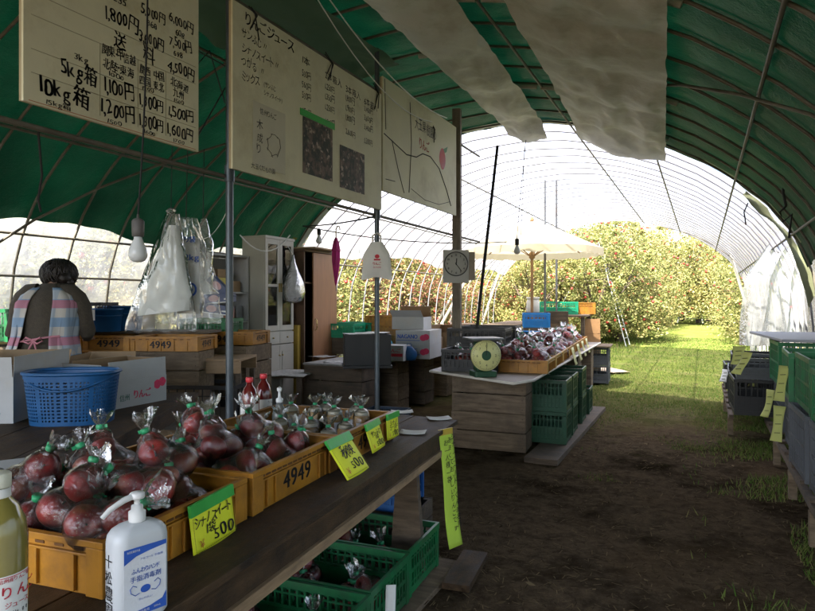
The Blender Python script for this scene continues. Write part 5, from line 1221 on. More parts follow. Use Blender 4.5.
# second stack with crate and green crate
colm(243, 6.05, 3, ["wooden box at the bottom of the stack before the tall cabinet", "wooden box with black scribbles, middle of the stack before the cabinet", "wooden box with black scribbles right under the far yellow crate"], R(10), size=(.34, .5, .31))
p = at(232, 0, 6.05); shallow_crate(.40, .62, .12, label="yellow crate below the green crate in front of the shelves", loc=(p.x - .05, p.y + .05, .935), rz=R(14), group="yellow crates of the packing bench")
p = at(206, 0, 6.25); b = MB(); b.box((p.x, p.y, .92), (.75, .42, .02), rz=R(14)); tag(b.build("shelf_plank", WOOD), "dark plank carrying the green crate before the shelves", "plank"); wooden_box(.4, .36, .90, "tall wooden bin under the green crate plank", (p.x - .08, p.y, 0), R(14), planks=3)
p = at(212, 0, 6.25); lattice_crate(.38, .46, .24, "green_crate", "dark green crate leaning stack of flyers stands on", GREEN, (p.x, p.y, .931), R(14), None, 11)["label"] = "dark green crate under the navy leaflets before the shelves"
# navy packets
NAVY = mat("navy_print", (.012, .035, .12), .4, .1, 10, .03)
p = at(217, 0, 6.2)
for i, (dz, rl, lab, dxx) in enumerate(((.0, .12, "lowest of three navy leaflet packets above the green crate", 0), (.105, -.08, "middle navy leaflet packet with a pale round mark", .01), (.2, .78, "topmost navy leaflet packet, standing tilted on its corner", .02))):
    o = thing("leaflet_packet", lab, "packet", (p.x + dxx, p.y + .02 * i, 1.262 + dz), R(24), "navy leaflet packets"); o.rotation_euler = (0, rl, R(24))
    b = MB(); b.b2((-.15, -.05, -.045), (.15, .05, .045)); b.build("packet", NAVY, o, bevel=.003)
    b = MB(); b.add([(.05 * math.cos(a) - .04, -.0512, .032 * math.sin(a)) for a in [2 * math.pi * k / 20 for k in range(20)]], [tuple(range(20))]); b.build("round_mark", mat("pale_pink_print", (.55, .35, .36), .6), o)
    b = MB(); b.b2((-.15, -.0516, -.047), (.15, -.0505, -.038)); b.b2((.06, -.0512, -.02), (.13, -.0506, -.005)); b.build("white_edge", WHITEP, o)
# hanging bundle of white carrier bags
h = at(171, 214, 3.62); o = thing("bag_bundle", "big bundle of white carrier bags hanging in clear film", "bag bundle", (h.x, h.y, h.z), YAW); o.scale = (.80, .9, .95)
b = MB()
def wb(u, w):
    k = (u - .5) * 2; wd = (.035 + .19 * min(1, (w * 1.15)) ** 1.0) if w < .82 else .195; zz = -.07 - .52 * w
    th = .045 * (1 - k * k) ** .5 if abs(k) < 1 else 0
    return ((.02 - .075 * w) + k * wd * (.96 - .1 * math.sin(w * 3)), -th - .008 * noise.noise(Vector((u * 6, w * 6, 1))), zz + .06 * k * (w > .7) * (w - .7))
def wb2(u, w): x, y_, z = wb(u, w); return (x, -y_, z)
b.surf(wb, 24, 26); b.surf(wb2, 24, 26); b.build("white_bags", mat("white_carrier_bags", (0.738, 0.765, 0.738), .5, .04, 5, .4, 14, trans=.3), o)
b = MB()
def cl(sgn):
    def fn(u, w):
        k = (u - .5) * 2; wd = .05 + .20 * min(1, w * 1.1); zz = -.0 - .70 * w
        th = (.012 + .055 * math.sin(math.pi * min(1, w * 1.0)) ** .7) * max(0, 1 - k * k) ** .5
        return ((.01 - .085 * w) + k * wd + .012 * noise.noise(Vector((u * 5, w * 7, sgn))), sgn * th + .012 * noise.noise(Vector((u * 9, w * 9, sgn))), zz + .02 * noise.noise(Vector((u * 8, 0, 0))) * w)
    return fn
BUNDLE = film("bundle_film", (.96, .97, .96), .92, .18, .12, 9, .45)
b.surf(cl(-1), 26, 34); b.surf(cl(1), 26, 34); b.lathe([(.02, 0), (.03, .02), (.012, .035)], 12, wob=lambda w, i: 1 + .3 * math.sin(4 * w + i)); b.build("clear_wrap", BUNDLE, o)
b = MB(); b.tube([(0, 0, .03), (.01, 0, .5), (.02, 0, .72)], .003, 5); b.build("string", ROPE, o)
h = at(186, 218, 3.75); o = thing("printed_bag_bundle", "clear printed packs of bags hanging just behind the white bundle", "bag bundle", (h.x, h.y, h.z), YAW)
b = MB()
for s in (-1, 1): b.surf(lambda u, w: ((u - .5) * (.12 + .22 * min(1, w * 1.5)) + .03 * w + .014 * noise.noise(Vector((u * 7, w * 7, 4 + s))), s * (.01 + .03 * math.sin(math.pi * u)) + .02 * noise.noise(Vector((u * 9, w * 9, s))), -.62 * w), 22, 30)
b.build("clear_wrap", BUNDLE, o)
b = MB(); b.surf(lambda u, w: (-.05 + .13 * u, .0, -.12 - .44 * w), 4, 8); b.build("white_sheet", WHITEP, o, solid=.004)
b = MB(); write(b, "ポリ袋", (-.03, -.046, -.145), .04, jit=0, fit=.10, bold=2); write(b, "/12kg", (-.03, -.046, -.25), .05, jit=0, fit=.12, bold=2)
b.tube([(.045 + .028 * math.cos(a), -.046, -.42 + .034 * math.sin(a)) for a in [2 * math.pi * k / 16 for k in range(17)]], .006, 5); write(b, "10", (.03, -.046, -.433), .032, jit=0, bold=2); b.build("blue_print", INKBLUE, o)
h = at(203, 222, 3.9); o = thing("clear_bag_roll", "crumpled clear bags hanging nearest the steel pole".replace("nearest", "beside"), "bag bundle", (h.x, h.y, h.z), YAW)
b = MB(); b.surf(lambda u, w: (.06 * math.cos(6.28 * u) * (.35 + .65 * min(1, w * 3)) * (1 + .25 * noise.noise(Vector((u * 8, w * 6, 3)))), .045 * math.sin(6.28 * u) * (.35 + .65 * min(1, w * 3)), .02 - .46 * w), 24, 20); b.build("clear_wrap", BUNDLE, o)
b = MB(); b.tube([(0, 0, .02), (0, .02, .45)], .003, 5); b.build("string", ROPE, o)
h = at(186, 218, 3.75); cord([h + Vector((0, 0, -.01)), h + Vector((.0, .02, .62))], "string holding up the printed packs of bags", "string", .003, ROPE, "thin_string")
# lamp bulbs on cords
def bulb(px, py, z, size, label, cordpts, sock=BLACKP):
    p = at(px, py, z); o = thing("hanging_bulb", label, "light bulb", p, 0, "unlit bulbs on cords"); k = size / .065
    b = MB(); b.lathe([(0, -.112), (.012, -.111), (.024, -.105), (.0315, -.092), (.0325, -.08), (.029, -.062), (.020, -.042), (.0145, -.028), (.0135, -.02)], 20); b.M = Matrix.Scale(k, 4)
    b.v = [tuple(Vector(v) * k) for v in b.v]; b.build("bulb_glass", mat("frosted_glass", (0.561, 0.5865, 0.578), .25, .03, 5, 0), o)
    b = MB(); b.lathe([(.0145 * k, -.021 * k), (.020 * k, -.019 * k), (.021 * k, .0), (.0215 * k, .035 * k), (.016 * k, .042 * k), (.005 * k, .047 * k), (.0035 * k, .06 * k)], 16); b.build("socket", sock, o)
    b = MB(); b.tube([Vector((0, 0, .055 * k))] + [Vector(q) - p for q in cordpts], .0035 * k, 6); b.build("cord", ROPE, o)
bulb(138, 231, 2.32, .066, "large frosted bulb hanging by the bundle of bags", [at(140, 190, 2.35), at(143.5, 130, 2.4), at(147, 40, 2.45), at(148, -40, 2.5)], mat("grey_socket", (.10, .095, .09), .6))
bulb(319, 233, 7.6, .075, "small bulb hanging under the tarp end above the wardrobe", [at(319, 230, 7.6) + Vector((0, 0, .04))])
bulb(517, 243, 6.9, .07, "small bulb in a black socket before the cream parasol", [at(520, 200, 6.95), at(526, 140, 7.0)])

# ------------------------------------------------------------------ shelves, cabinet, wardrobe at the film wall
def shelf_unit(x0, x1, y0, y1, H):
    o = thing("shelf_unit", "white open shelves holding small boxes, left of the cabinet".replace("left of", "next to"), "shelf", ((x0 + x1) / 2, (y0 + y1) / 2, 0)); w, d = (x1 - x0) / 2, (y1 - y0) / 2
    b = MB(); b.b2((-w, -d, 0), (w, -d + .018, H)); b.b2((-w, d - .018, 0), (w, d, H)); b.build("side_panel", WHITEB, o, bevel=.001)
    b = MB()
    for z in (.04, .42, .78, 1.10, 1.42, H - .02): b.b2((-w + .01, -d + .0185, z), (w - .002, d - .0185, z + .018))
    b.build("shelves", WHITEB, o, bevel=.001); b = MB(); b.b2((-w, -d + .0185, .02), (-w + .008, d - .0185, H - .021)); b.build("back_panel", WHITEB, o)
    return (x0 + x1) / 2
sx = shelf_unit(-4.92, -4.60, 5.13, 5.76, 1.84)
ITC = [mat("yellow_box", (.55, .45, .06), .5), mat("pale_green_box", (.28, .40, .24), .5), KRAFT, PAPER, mat("salmon_box", (.50, .26, .20), .6), mat("grey_tin", (.22, .23, .24), .4)]
sl = ["yellow box on the upper open shelf", "tan box standing on the upper open shelf", "pale box on the lower open shelf", "salmon pink packet on the lower open shelf", "grey tin on the lower open shelf", "brown packet on top in the upper shelf"]
for i, (yy, z, w, h_, c) in enumerate(((5.38, 1.4385, .2, .15, 0), (5.60, 1.4385, .15, .12, 2), (5.32, 1.1185, .16, .11, 3), (5.50, 1.1185, .15, .15, 4), (5.66, 1.1185, .10, .17, 5), (5.40, 1.5895, .18, .09, 2))):
    b = MB(Matrix.Translation((sx, yy, z))); b.b2((-.08, -w / 2, 0), (.11, w / 2, h_)); tag(b.build("shelf_box", ITC[c], bevel=.004), sl[i], "box", "boxes on the white shelves")
o = thing("tall_cabinet", "tall cream cabinet with two glazed doors above two panel doors", "cabinet", (-4.55, 6.05, 0)); CREAM = mat("cream_paint", (0.4176, 0.4032, 0.3456), .5, .06, 4, .04, dirt=(.42, .39, .31), dirt_amt=.2)
W2, D2, HC = .27, .16, 2.04
b = MB(); b.b2((-D2, -W2, 0), (D2 - .02, -W2 + .016, HC)); b.b2((-D2, W2 - .016, 0), (D2 - .02, W2, HC)); b.b2((-D2, -W2 + .0165, 0), (-D2 + .01, W2 - .0165, HC)); b.b2((-D2, -W2 - .01, HC + .001), (D2 + .01, W2 + .01, HC + .03))
for z in (.05, .5, .98, 1.3, 1.62): b.b2((-D2 + .0105, -W2 + .0165, z), (D2 - .021, W2 - .0165, z + .016))
b.build("carcass", CREAM, o, bevel=.001)
PANE = film("cabinet_glass", (.75, .80, .78), .97, .03, .02, 3, .0)
for s in (-1, 1):
    y0, y1 = (-W2 + .002, -.0015) if s < 0 else (.0015, W2 - .002)
    b = MB(); x0, x1 = D2 - .0195, D2
    b.b2((x0, y0, 1.0), (x1, y0 + .045, HC)); b.b2((x0, y1 - .045, 1.0), (x1, y1, HC)); b.b2((x0, y0 + .0452, 1.0), (x1, y1 - .0452, 1.06)); b.b2((x0, y0 + .0452, HC - .06), (x1, y1 - .0452, HC)); b.b2((x0 + .002, y0 + .0452, 1.5), (x1 - .002, y1 - .0452, 1.53))
    d = b.build("glazed_door", CREAM, o, bevel=.001); b = MB(); b.b2((x0 + .008, y0 + .046, 1.061), (x0 + .011, y1 - .046, HC - .061)); b.build("pane", PANE, d)
    b = MB(); b.b2((x1 + .0005, -s * .0 + s * .02 - .004, 1.44), (x1 + .014, s * .02 + .004, 1.54)); b.build("handle", mat("brass", (.45, .33, .12), .3, .1, 5, 0, metal=.8), d)
    b = MB(); b.b2((x0, y0, .12), (x1, y1, .84)); b.b2((x1 + .0005, y0 + .04, .2), (x1 + .006, y1 - .04, .76)); d = b.build("panel_door", CREAM, o, bevel=.002); b = MB(); b.lathe([(.004, 0), (.010, .012), (.010, .018), (0, .02)], 10); b.v = [(x1 + .006 + z, s * .03 + x, .72 + y_) for x, y_, z in b.v]; b.build("knob", mat("brass", ()), d)
    b = MB(); b.b2((x0, y0, .85), (x1, y1, .985)); d = b.build("drawer", CREAM, o, bevel=.002); b = MB(); b.lathe([(.004, 0), (.010, .012), (.010, .018), (0, .02)], 10); b.v = [(x1 + z, (y0 + y1) / 2 + x, .92 + y_) for x, y_, z in b.v]; b.build("knob", mat("brass", ()), d)
for i, (y_, z, h_, c) in enumerate(((-.15, 1.317, .14, 2), (.1, 1.317, .16, 1), (-.1, .997, .2, 4), (.13, .997, .17, 0), (-.12, 1.637, .13, 3), (.12, 1.637, .2, 2))):
    b = MB(Matrix.Translation((-4.56, 6.05 + y_, z))); b.b2((-.08, -.07, 0), (.08, .07, h_)); tag(b.build("stored_box", ITC[c], bevel=.004), ["brown box behind glass on the middle cabinet shelf", "pale green box behind glass on the middle cabinet shelf", "salmon box behind glass low in the cabinet", "yellow box behind glass low in the cabinet", "white packet behind glass on the top cabinet shelf", "tall brown box behind glass on the top cabinet shelf"][i], "box", "boxes inside the glazed cabinet")
b = MB(); b.b2((-4.62, 6.36, .02), (-4.36, 6.42, 1.05)); tag(b.build("mustard_board", mat("mustard_paint", (.45, .30, .05), .6, .1), bevel=.002), "mustard yellow board between cabinet and wardrobe", "board")
p = at(293, 282, 7.45); o = thing("plastic_bag", "white plastic bag hung on the side of the cabinet", "plastic bag", p)
b = MB(); b.lathe([(.012, .32), (.03, .22), (.07, .12), (.12, 0), (.13, -.12), (.10, -.22), (0, -.25)], 20, wob=lambda w, i: 1 + .10 * math.sin(3 * w + i * 1.3) + .05 * math.sin(7 * w - i)); b.build("bag", film("thin_white_bag", (.88, .9, .9), .1, .6, .2, 20, .8), o); b = MB(); b.tube([(0, 0, .31), (-.06, -.02, .42)], .004, 5); b.build("bag_handle", WHITEP, o)
BROWN = mat("brown_veneer", (0.306, 0.1487, 0.0723), .45, .18, 3, .08, 30, stretch=(8, 8, .8))
o = thing("wardrobe", "brown veneer wardrobe with one door missing, dark inside", "wardrobe", (-4.55, 6.78, 0)); HW, DW, H2 = .36, .24, 1.93
b = MB(); b.b2((-DW, -HW, 0), (DW, -HW + .02, H2)); b.b2((-DW, HW - .02, 0), (DW, HW, H2)); b.b2((-DW, -HW + .0205, .06), (DW - .01, HW - .0205, .08)); b.b2((-DW, -HW + .0205, .0), (-DW + .01, HW - .0205, H2)); b.b2((-DW + .0105, -HW + .0205, 1.55), (DW - .02, HW - .0205, 1.568)); b.build("carcass", mat("dark_veneer", (.10, .055, .03), .5, .2, 3, .05, stretch=(8, 8, .8)), o, bevel=.001)
b = MB(); b.b2((-DW - .01, -HW - .02, H2 + .001), (DW + .025, HW + .02, H2 + .03)); b.build("top_panel", mat("dark_veneer", ()), o, bevel=.002)
b = MB(); b.b2((DW + .001, -HW + .17, .04), (DW + .021, HW, H2 - .004)); d = b.build("door", BROWN, o, bevel=.003); b = MB(); b.tube([(DW + .022, -HW + .21, .98), (DW + .045, -HW + .21, 1.0), (DW + .045, -HW + .21, 1.10), (DW + .022, -HW + .21, 1.12)], .007, 6); b.build("handle", mat("brass", ()), d)
b = MB(); b.box((-4.48, 6.72, H2 + .045), (.62, .66, .018), rz=.06); tag(b.build("wardrobe_board", mat("pale_panel", (.42, .33, .22), .7, .15), bevel=.002), "thin pale board lying on top of the wardrobe", "board")
# folded umbrella and shopping bag
p = at(336, 236, 7.7); o = thing("folded_umbrella", "folded magenta umbrella hanging from the tie wire", "umbrella", p)
MAG = mat("magenta_cloth", (.40, .02, .16), .7, .2, 9, .3, 30)
b = MB(); b.lathe([(.012, -.02), (.03, -.07), (.045, -.14), (.048, -.22), (.044, -.30), (.03, -.42), (.014, -.56), (.006, -.6)], 22, wob=lambda w, i: 1 + .22 * math.sin(6 * w + i * .5)); b.build("canopy", MAG, o)
b = MB(); b.lathe([(.052, -.155), (.055, -.16), (.055, -.18), (.052, -.185)], 16); b.build("strap", MAG, o); b = MB(); b.tube([(0, 0, -.03), (0, 0, .08), (.02, 0, .12), (.05, 0, .11), (.055, 0, .07)], .009, 8); b.build("handle", mat("cream_handle", (.60, .52, .36), .4), o); b = MB(); b.tube([(0, 0, -.59), (0, 0, -.66)], .004, 6); b.build("tip", GALV, o)
p = at(377, 240, 5.03); o = thing("shopping_bag", "white shopping bag with red print hanging on the thin pole", "shopping bag", p, YAW)
b = MB()
def bagf(s):
    def fn(u, w):
        k = (u - .5) * 2; wd = .045 + .05 * min(1, w * 3) + .025 * w; th = .05 * math.sin(math.pi * min(1, .15 + w * .85)) * max(0, 1 - k * k) ** .5
        return (k * wd + .006 * noise.noise(Vector((u * 6, w * 6, s))), s * th - .035 + .006 * noise.noise(Vector((u * 8, w * 8, s))), -.02 - .285 * w + .012 * math.cos(k * 3) * w)
    return fn
b.surf(bagf(-1), 18, 22); b.surf(bagf(1), 18, 22); b.build("bag", mat("thin_white_plastic", (.84, .84, .79), .5, .05, 6, .4, 22, trans=.2), o)
b = MB(); b.tube([(-.03, -.035, -.03), (-.035, -.02, .03), (0, -.0, .055), (.03, -.02, .03), (.03, -.035, -.03)], .008, 6); b.build("bag_handles", mat("thin_white_plastic", ()), o)
b = MB(); yb = -.090
b.add([(.018 * math.cos(a) + .005, yb, -.135 + .016 * math.sin(a)) for a in [2 * math.pi * k / 16 for k in range(16)]], [tuple(range(16))]); b.box((.005, yb, -.16), (.05, .001, .012)); write(b, "りんご", (.005, yb - .001, -.20), .026, center=True, jit=.3, bold=2); write(b, "信州の味", (.005, yb - .001, -.225), .016, center=True, jit=.2); b.build("red_print", INKRED, o)
# newspaper bench
NEWS = mat("newsprint", (.48, .48, .45), .8, .22, 18, .1, dirt=(.20, .20, .19), dirt_amt=.5, dirt_scale=40)
p = on(283, 372, .55); o = thing("paper_covered_bench", "low bench covered with newspaper in front of the cabinet", "bench", (p.x, p.y, 0), R(15))
b = MB(); b.b2((-.32, -.30, .52), (.32, .30, .54)); b.build("top", WOOD, o); 
for x in (-.28, .28):
    for y_ in (-.26, .26): b = MB(); b.b2((x - .025, y_ - .025, 0), (x + .025, y_ + .025, .519)); b.build("leg", WOOD, o)
b = MB(); b.surf(lambda u, w: (.72 * (u - .5), .68 * (w - .5), .544 + .012 * noise.noise(Vector((u * 5, w * 5, 2))) + .006 - .09 * max(0, abs(w - .5) - .44) * 16 * .08), 22, 22); b.build("newspaper", NEWS, o, solid=.002)
# ------------------------------------------------------------------ middle bench of wooden boxes (behind the clock post)
MX, MY0, MY1, MZ = -3.22, 5.9, 9.3, .64
o = thing("box_bench", "long low bench of boards laid over wooden boxes behind the poles", "bench", (MX - .38, (MY0 + MY1) / 2, 0))
l2 = (MY1 - MY0) / 2
b = MB()
for k in range(3): b.b2((-.38 + k * .254, -l2, MZ), (-.38 + k * .254 + .25, l2, MZ + .02))
b.build("boards", mat("pale_bench_board", (0.264, 0.256, 0.232), .7, .2, 3, .2, stretch=(10, 1, 10), dirt=(.16, .15, .13)), o, bevel=.002)
for i, y_ in enumerate((6.07, 6.95, 7.75, 8.55, 9.1)):
    for k in range(2): wooden_box(.72, .32, .318, ["wooden box on the ground at the near end of the long bench", "wooden box on top at the near end of the long bench", "lower wooden box under the white carton stack", "upper wooden box under the white carton stack", "lower wooden box in the shade further along the long bench", "upper wooden box in the shade further along the long bench", "lower wooden box under the brown cartons", "upper wooden box under the brown cartons", "lower wooden box at the far end of the long bench", "upper wooden box at the far end of the long bench"][i * 2 + k], (MX - .39, y_, k * .320), 0, WOOD if i % 2 == 0 else GREYWOOD)
lattice_crate(.5, .40, .26, "dark_blue_crate", "dark blue crate on the ground between the two poles", mat("dark_blue_plastic", (.02, .04, .07), .5, .2), (-2.85, 5.62, .0), R(6), None, 10)
# black bin
p = at(366, 0, 6.55); o = thing("black_bin", "square black bin on the bench, papers on its rim", "bin", (p.x - .02, p.y + .05, MZ + .021), YAW + R(8))
b = MB(); w, d, h_ = .235, .18, .34
for s in (-1, 1): b.b2((s * w, -d, .03), (s * (w - .008), d, h_)); b.b2((-w + .0085, s * d, .03), (w - .0085, s * (d - .008), h_))
b.b2((-w - .012, -d - .012, .0), (w + .012, d + .012, .029)); b.build("bin_body", BLACKP, o, bevel=.003)
b = MB()
for k in range(3): b.box((-.1 + .1 * k, -.02 + .03 * k, h_ + .004 + .004 * k), (.24, .22, .003), rz=.3 - .35 * k)
b.build("papers", PAPER, o)
# papers and newspapers on the bench
for i, (px, py, a, s_) in enumerate(((338, 361, .4, .3), (322, 356, -.2, .28), (352, 355, .1, .26))):
    p = on(px, py, MZ + .03); b = MB(Matrix.Translation((p.x, p.y, MZ + .024 + .003 * i)) @ Matrix.Rotation(a, 4, 'Z')); b.surf(lambda u, w: (s_ * (u - .5), s_ * .8 * (w - .5), .01 * noise.noise(Vector((u * 4, w * 4, i)))), 10, 10); tag(b.build("newspaper", NEWS, solid=.002), ("newspaper sheet on the bench front, beside the black bin", "newspaper sheet near the wardrobe end of the bench", "newspaper sheet tucked behind the black bin")[i], "newspaper", "newspapers on the bench")
ZM = MZ + .0205
def cartonm(px, z, L, W, H, lab, z0, rz, **k):
    p = at(px, 0, z); return carton(L, W, H, lab, (p.x, p.y, z0), rz, **k)
RZ3 = R(6)
for i, (z0, lab) in enumerate(((ZM, "lower white carton with a red apple print in the stack"), (ZM + .166, "upper white carton with blue lettering and a red apple print"))):
    o = cartonm(419, 7.75, .50, .42, .16, lab, z0, RZ3, closed=True, group="white apple cartons stacked on the bench")
    for nm, mm, fn in (("apple_print", mat("apple_print_red", ()), 0), ("blue_lettering", INKBLUE, 1)):
        b = MB()
        if fn == 0:
            for c in ((.13, .09), (.165, .1)): b.add([(c[0] + .04 * math.cos(a), -.2506 - .0006 * (c[0] > .14), c[1] - .01 + .036 * math.sin(a)) for a in [2 * math.pi * k / 18 for k in range(18)]], [tuple(range(18))])
        else:
            write(b, "NAGANO" if i else "APPLE", (-.19, -.2506, .07), .07, right=(1, 0, 0), jit=0, fit=.25, bold=2); b.b2((-.20, -.2508, .045), (.09, -.2503, .052))
        b.build(nm, mm, o)
o = cartonm(412, 7.9, .34, .40, .15, "open white carton tipped on top of the stack, brown inside", ZM + .334, RZ3, flaps=(("S", .9), ("N", -.2)), flap_h=.13)
o = cartonm(398, 7.35, .26, .22, .17, "small white and red carton beside the black bin", ZM, RZ3, closed=True)
b = MB(); b.b2((-.1, -.1308, .05), (.1, -.1303, .085)); write(b, "りんご", (-.09, -.1310, .10), .05, right=(1, 0, 0), fit=.18, bold=2); b.build("red_print", INKRED, o)
p = at(409, 0, 7.32); o = thing("blue_carrier_bag", "small blue carrier bag before the white cartons", "bag", (p.x, p.y, ZM), YAW)
b = MB(); b.lathe([(.075, 0), (.085, .05), (.08, .10), (.05, .14), (.03, .16)], 18, wob=lambda w, i: 1 + .1 * math.sin(4 * w + i), sy=.6); b.build("bag", BLUE, o); b = MB(); b.tube([(-.03, 0, .15), (-.02, 0, .19), (.02, 0, .19), (.03, 0, .15)], .005, 5); b.build("bag_handle", BLUE, o)
for k, (z0, lab) in enumerate(((.0, "bottom yellow crate of the sunlit stack"), (.125, "second yellow crate of the sunlit stack"), (.25, "top yellow crate of the sunlit stack"))):
    p = at(391, 0, 8.6); shallow_crate(.42, .60, .12, label=lab + " behind the white cartons", loc=(p.x, p.y, ZM + .11 + z0), rz=RZ3, number="", group="sunlit yellow crates on the bench")
wooden_box(.6, .34, .108, "shallow wooden tray under the sunlit yellow crates", (at(391, 0, 8.6).x, at(391, 0, 8.6).y, ZM), RZ3, planks=1)
p = at(376, 0, 8.05); o = thing("cyan_sheet", "crumpled bright cyan plastic sheet on the bench", "plastic sheet", (p.x, p.y, ZM))
b = MB(); b.surf(lambda u, w: (.5 * (u - .5), .4 * (w - .5), .01 + .24 * math.sin(math.pi * u) ** .6 * math.sin(math.pi * w) ** .6 * (1 + .5 * noise.noise(Vector((u * 6, w * 6, 3)))) + .03 * noise.noise(Vector((u * 14, w * 14, 2)))), 30, 30); b.build("sheet", mat("cyan_plastic", (.05, .42, .62), .3, .1, 6, .2, trans=.3), o)
for i, (px, z, lab) in enumerate(((343, 8.3, "green crate at the near end of the sunlit row by the wardrobe"), (360, 8.7, "green crate beside the cyan plastic sheet"))):
    p = at(px, 0, z); lattice_crate(.38, .46, .18, "green_crate", lab, mat("bright_green_plastic", (.01, .26, .13), .4, .15), (p.x, p.y, ZM + .21), RZ3, "green crates on the long bench", 10); wooden_box(.44, .34, .208, "wooden box under the green crate by the wardrobe" if i == 0 else "wooden box under the green crate by the cyan sheet", (p.x, p.y, ZM), RZ3, WOOD, planks=1)
o = cartonm(447, 8.3, .46, .34, .28, "open brown carton with raised flaps next to the wooden post", ZM, RZ3, outside=KRAFT, flaps=(("N", -.6), ("W", -.4)), flap_h=.1)
o = cartonm(463, 8.8, .40, .3, .36, "taller brown carton partly behind the wooden post", ZM, R(12), outside=KRAFT, closed=True)
o = cartonm(432, 7.95, .34, .20, .22, "plain brown carton between white stack and post", ZM, RZ3, outside=KRAFT, closed=True)
o = cartonm(478, 9.6, .3, .3, .2, "small brown carton furthest along, by the leaning pole".replace("furthest along, ", ""), .0, R(12), outside=KRAFT, closed=True)
# wall clock on the wooden post
p = at(455.5, 266.5, 6.62); o = thing("wall_clock", "square white framed clock with a round dial on the wooden post", "clock", p, YAW + R(6))
b = MB(); w = .135
b.rbox((-w, -.035), (w, .0), .01, -.17, .17); b.build("case", mat("pale_clock_frame", (.46, .46, .43), .4, .05), o, bevel=.004)
b = MB(); b.lathe([(.0, .0), (.118, .0), (.118, .0008), (0, .0008)], 36); b.v = [(x, -.0362, y_ + .025) for x, y_, z in b.v]; b.f = [q for q in b.f]; b.build("dial", mat("clock_dial", (.85, .85, .81), .5, .03), o)
b = MB(); b.tube([(.122 * math.cos(a), -.037, .025 + .122 * math.sin(a)) for a in [2 * math.pi * k / 40 for k in range(41)]], .006, 6); b.build("bezel", mat("dark_bezel", (.06, .06, .06), .4), o)
b = MB()
for k in range(1, 13):
    a = R(90 - 30 * k); write(b, str(k), (.092 * math.cos(a), -.0372, .025 + .092 * math.sin(a) - .010), .030, center=True, jit=0, bold=1)
b.build("numerals", INK, o)
b = MB(); b.tube([(0, -.040, .012), (.006, -.040, .082)], .005, 5); b.tube([(-.01, -.042, .035), (.055, -.042, -.05)], .0038, 5); b.build("hands", INK, o)
b = MB(); b.rbox((.14, -.03), (.20, .01), .006, -.14, .15); tag(b.build("wood_block", KRAFT), "x", "block") if False else b.build("side_panel", mat("clock_side", (.30, .26, .20), .6), o)

# ------------------------------------------------------------------ apple counter on wooden boxes beside the aisle
CXR = -1.30
o = thing("apple_counter", "board counter on wooden boxes carrying the scale and rows of bagged apples", "counter", (0, 0, 0))
b = MB(); b.prism([(-2.30, 5.52), (-1.36, 4.98), (-1.27, 5.25), (-1.44, 10.3), (-2.55, 10.3)], .672, .692); b.build("counter_board", mat("worn_counter_board", (0.221, 0.187, 0.1445), .5, .2, 3, .15, stretch=(8, 1, 8), dirt=(.12, .10, .08)), o, bevel=.002)
b = MB(); b.tube([(-2.55, 10.3, .684), (-2.303, 5.515, .684), (-1.36, 4.972, .684), (-1.266, 5.25, .684), (-1.436, 10.3, .684)], .012, 6); b.build("pale_edge", mat("pale_edging", (.62, .58, .50), .6, .1), o)
bl = iter(["wooden box at ground level at the near counter end, facing the camera", "wooden box carrying the near counter end, knot in its plank", "lower wooden box behind the first green crates", "upper wooden box behind the first green crates", "lower wooden box midway under the counter", "upper wooden box midway under the counter", "lower wooden box under the far counter part", "upper wooden box under the far counter part", "lower wooden box at the far counter end", "upper wooden box at the far counter end"])
for i, y_ in enumerate((5.70, 6.55, 7.55, 8.7, 9.9)):
    for k in range(2): wooden_box(.68, .34, .334, next(bl), (-1.76 - .02 * i, y_ + .012 * k, k * .336), R(4) if k == 0 else R(3), GREYWOOD, "wooden boxes under the apple counter")
b = MB(); b.b2((-1.36, 5.3, -.02), (-1.08, 8.2, .03)); tag(b.build("long_plank", WOOD, bevel=.004), "broad plank lying on the ground along the apple counter", "plank")
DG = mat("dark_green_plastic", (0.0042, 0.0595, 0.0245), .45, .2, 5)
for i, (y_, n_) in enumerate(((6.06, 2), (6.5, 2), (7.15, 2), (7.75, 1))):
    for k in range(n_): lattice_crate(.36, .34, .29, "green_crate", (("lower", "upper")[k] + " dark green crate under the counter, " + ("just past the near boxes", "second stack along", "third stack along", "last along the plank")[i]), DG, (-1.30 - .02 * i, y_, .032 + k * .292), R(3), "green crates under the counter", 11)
# dial scale
p = at(483, 0, 5.52); o = thing("dial_scale", "green dial scale with a round pale yellow face on the counter", "scale", (p.x, p.y, .693), YAW + R(12))
b = MB(); b.rbox((-.10, -.09), (.10, .09), .02, 0, .05); b.rbox((-.07, -.05), (.07, .07), .02, .051, .30); b.build("body", GREENMETAL, o, bevel=.006)
b = MB(); b.lathe([(0, .0), (.128, .0), (.132, .006), (.132, .03), (.11, .04)], 36); b.v = [(x, -.052 - z * 0 - .04 + z, y_ + .185) for x, y_, z in b.v]; b.build("dial", mat("pale_yellow_dial", (.62, .60, .26), .35, .05), o)
b = MB(); b.add([(.042 * math.cos(a), -.0935, .185 + .042 * math.sin(a)) for a in [2 * math.pi * k / 24 for k in range(24)]], [tuple(range(24))]); b.build("dial_center", GREENMETAL, o)
b = MB()
for k in range(60):
    a = R(6 * k); r0 = .112 if k % 5 else .102; b.tube([(r0 * math.cos(a), -.0932, .185 + r0 * math.sin(a)), (.124 * math.cos(a), -.0932, .185 + .124 * math.sin(a))], .0012, 4)
for k in range(8): a = R(90 - 45 * k); write(b, str(k), (.082 * math.cos(a), -.0934, .185 + .082 * math.sin(a) - .012), .032, center=True, jit=0)
b.tube([(0, -.095, .185), (.004, -.095, .292)], .0022, 4); b.build("dial_marks", INK, o)
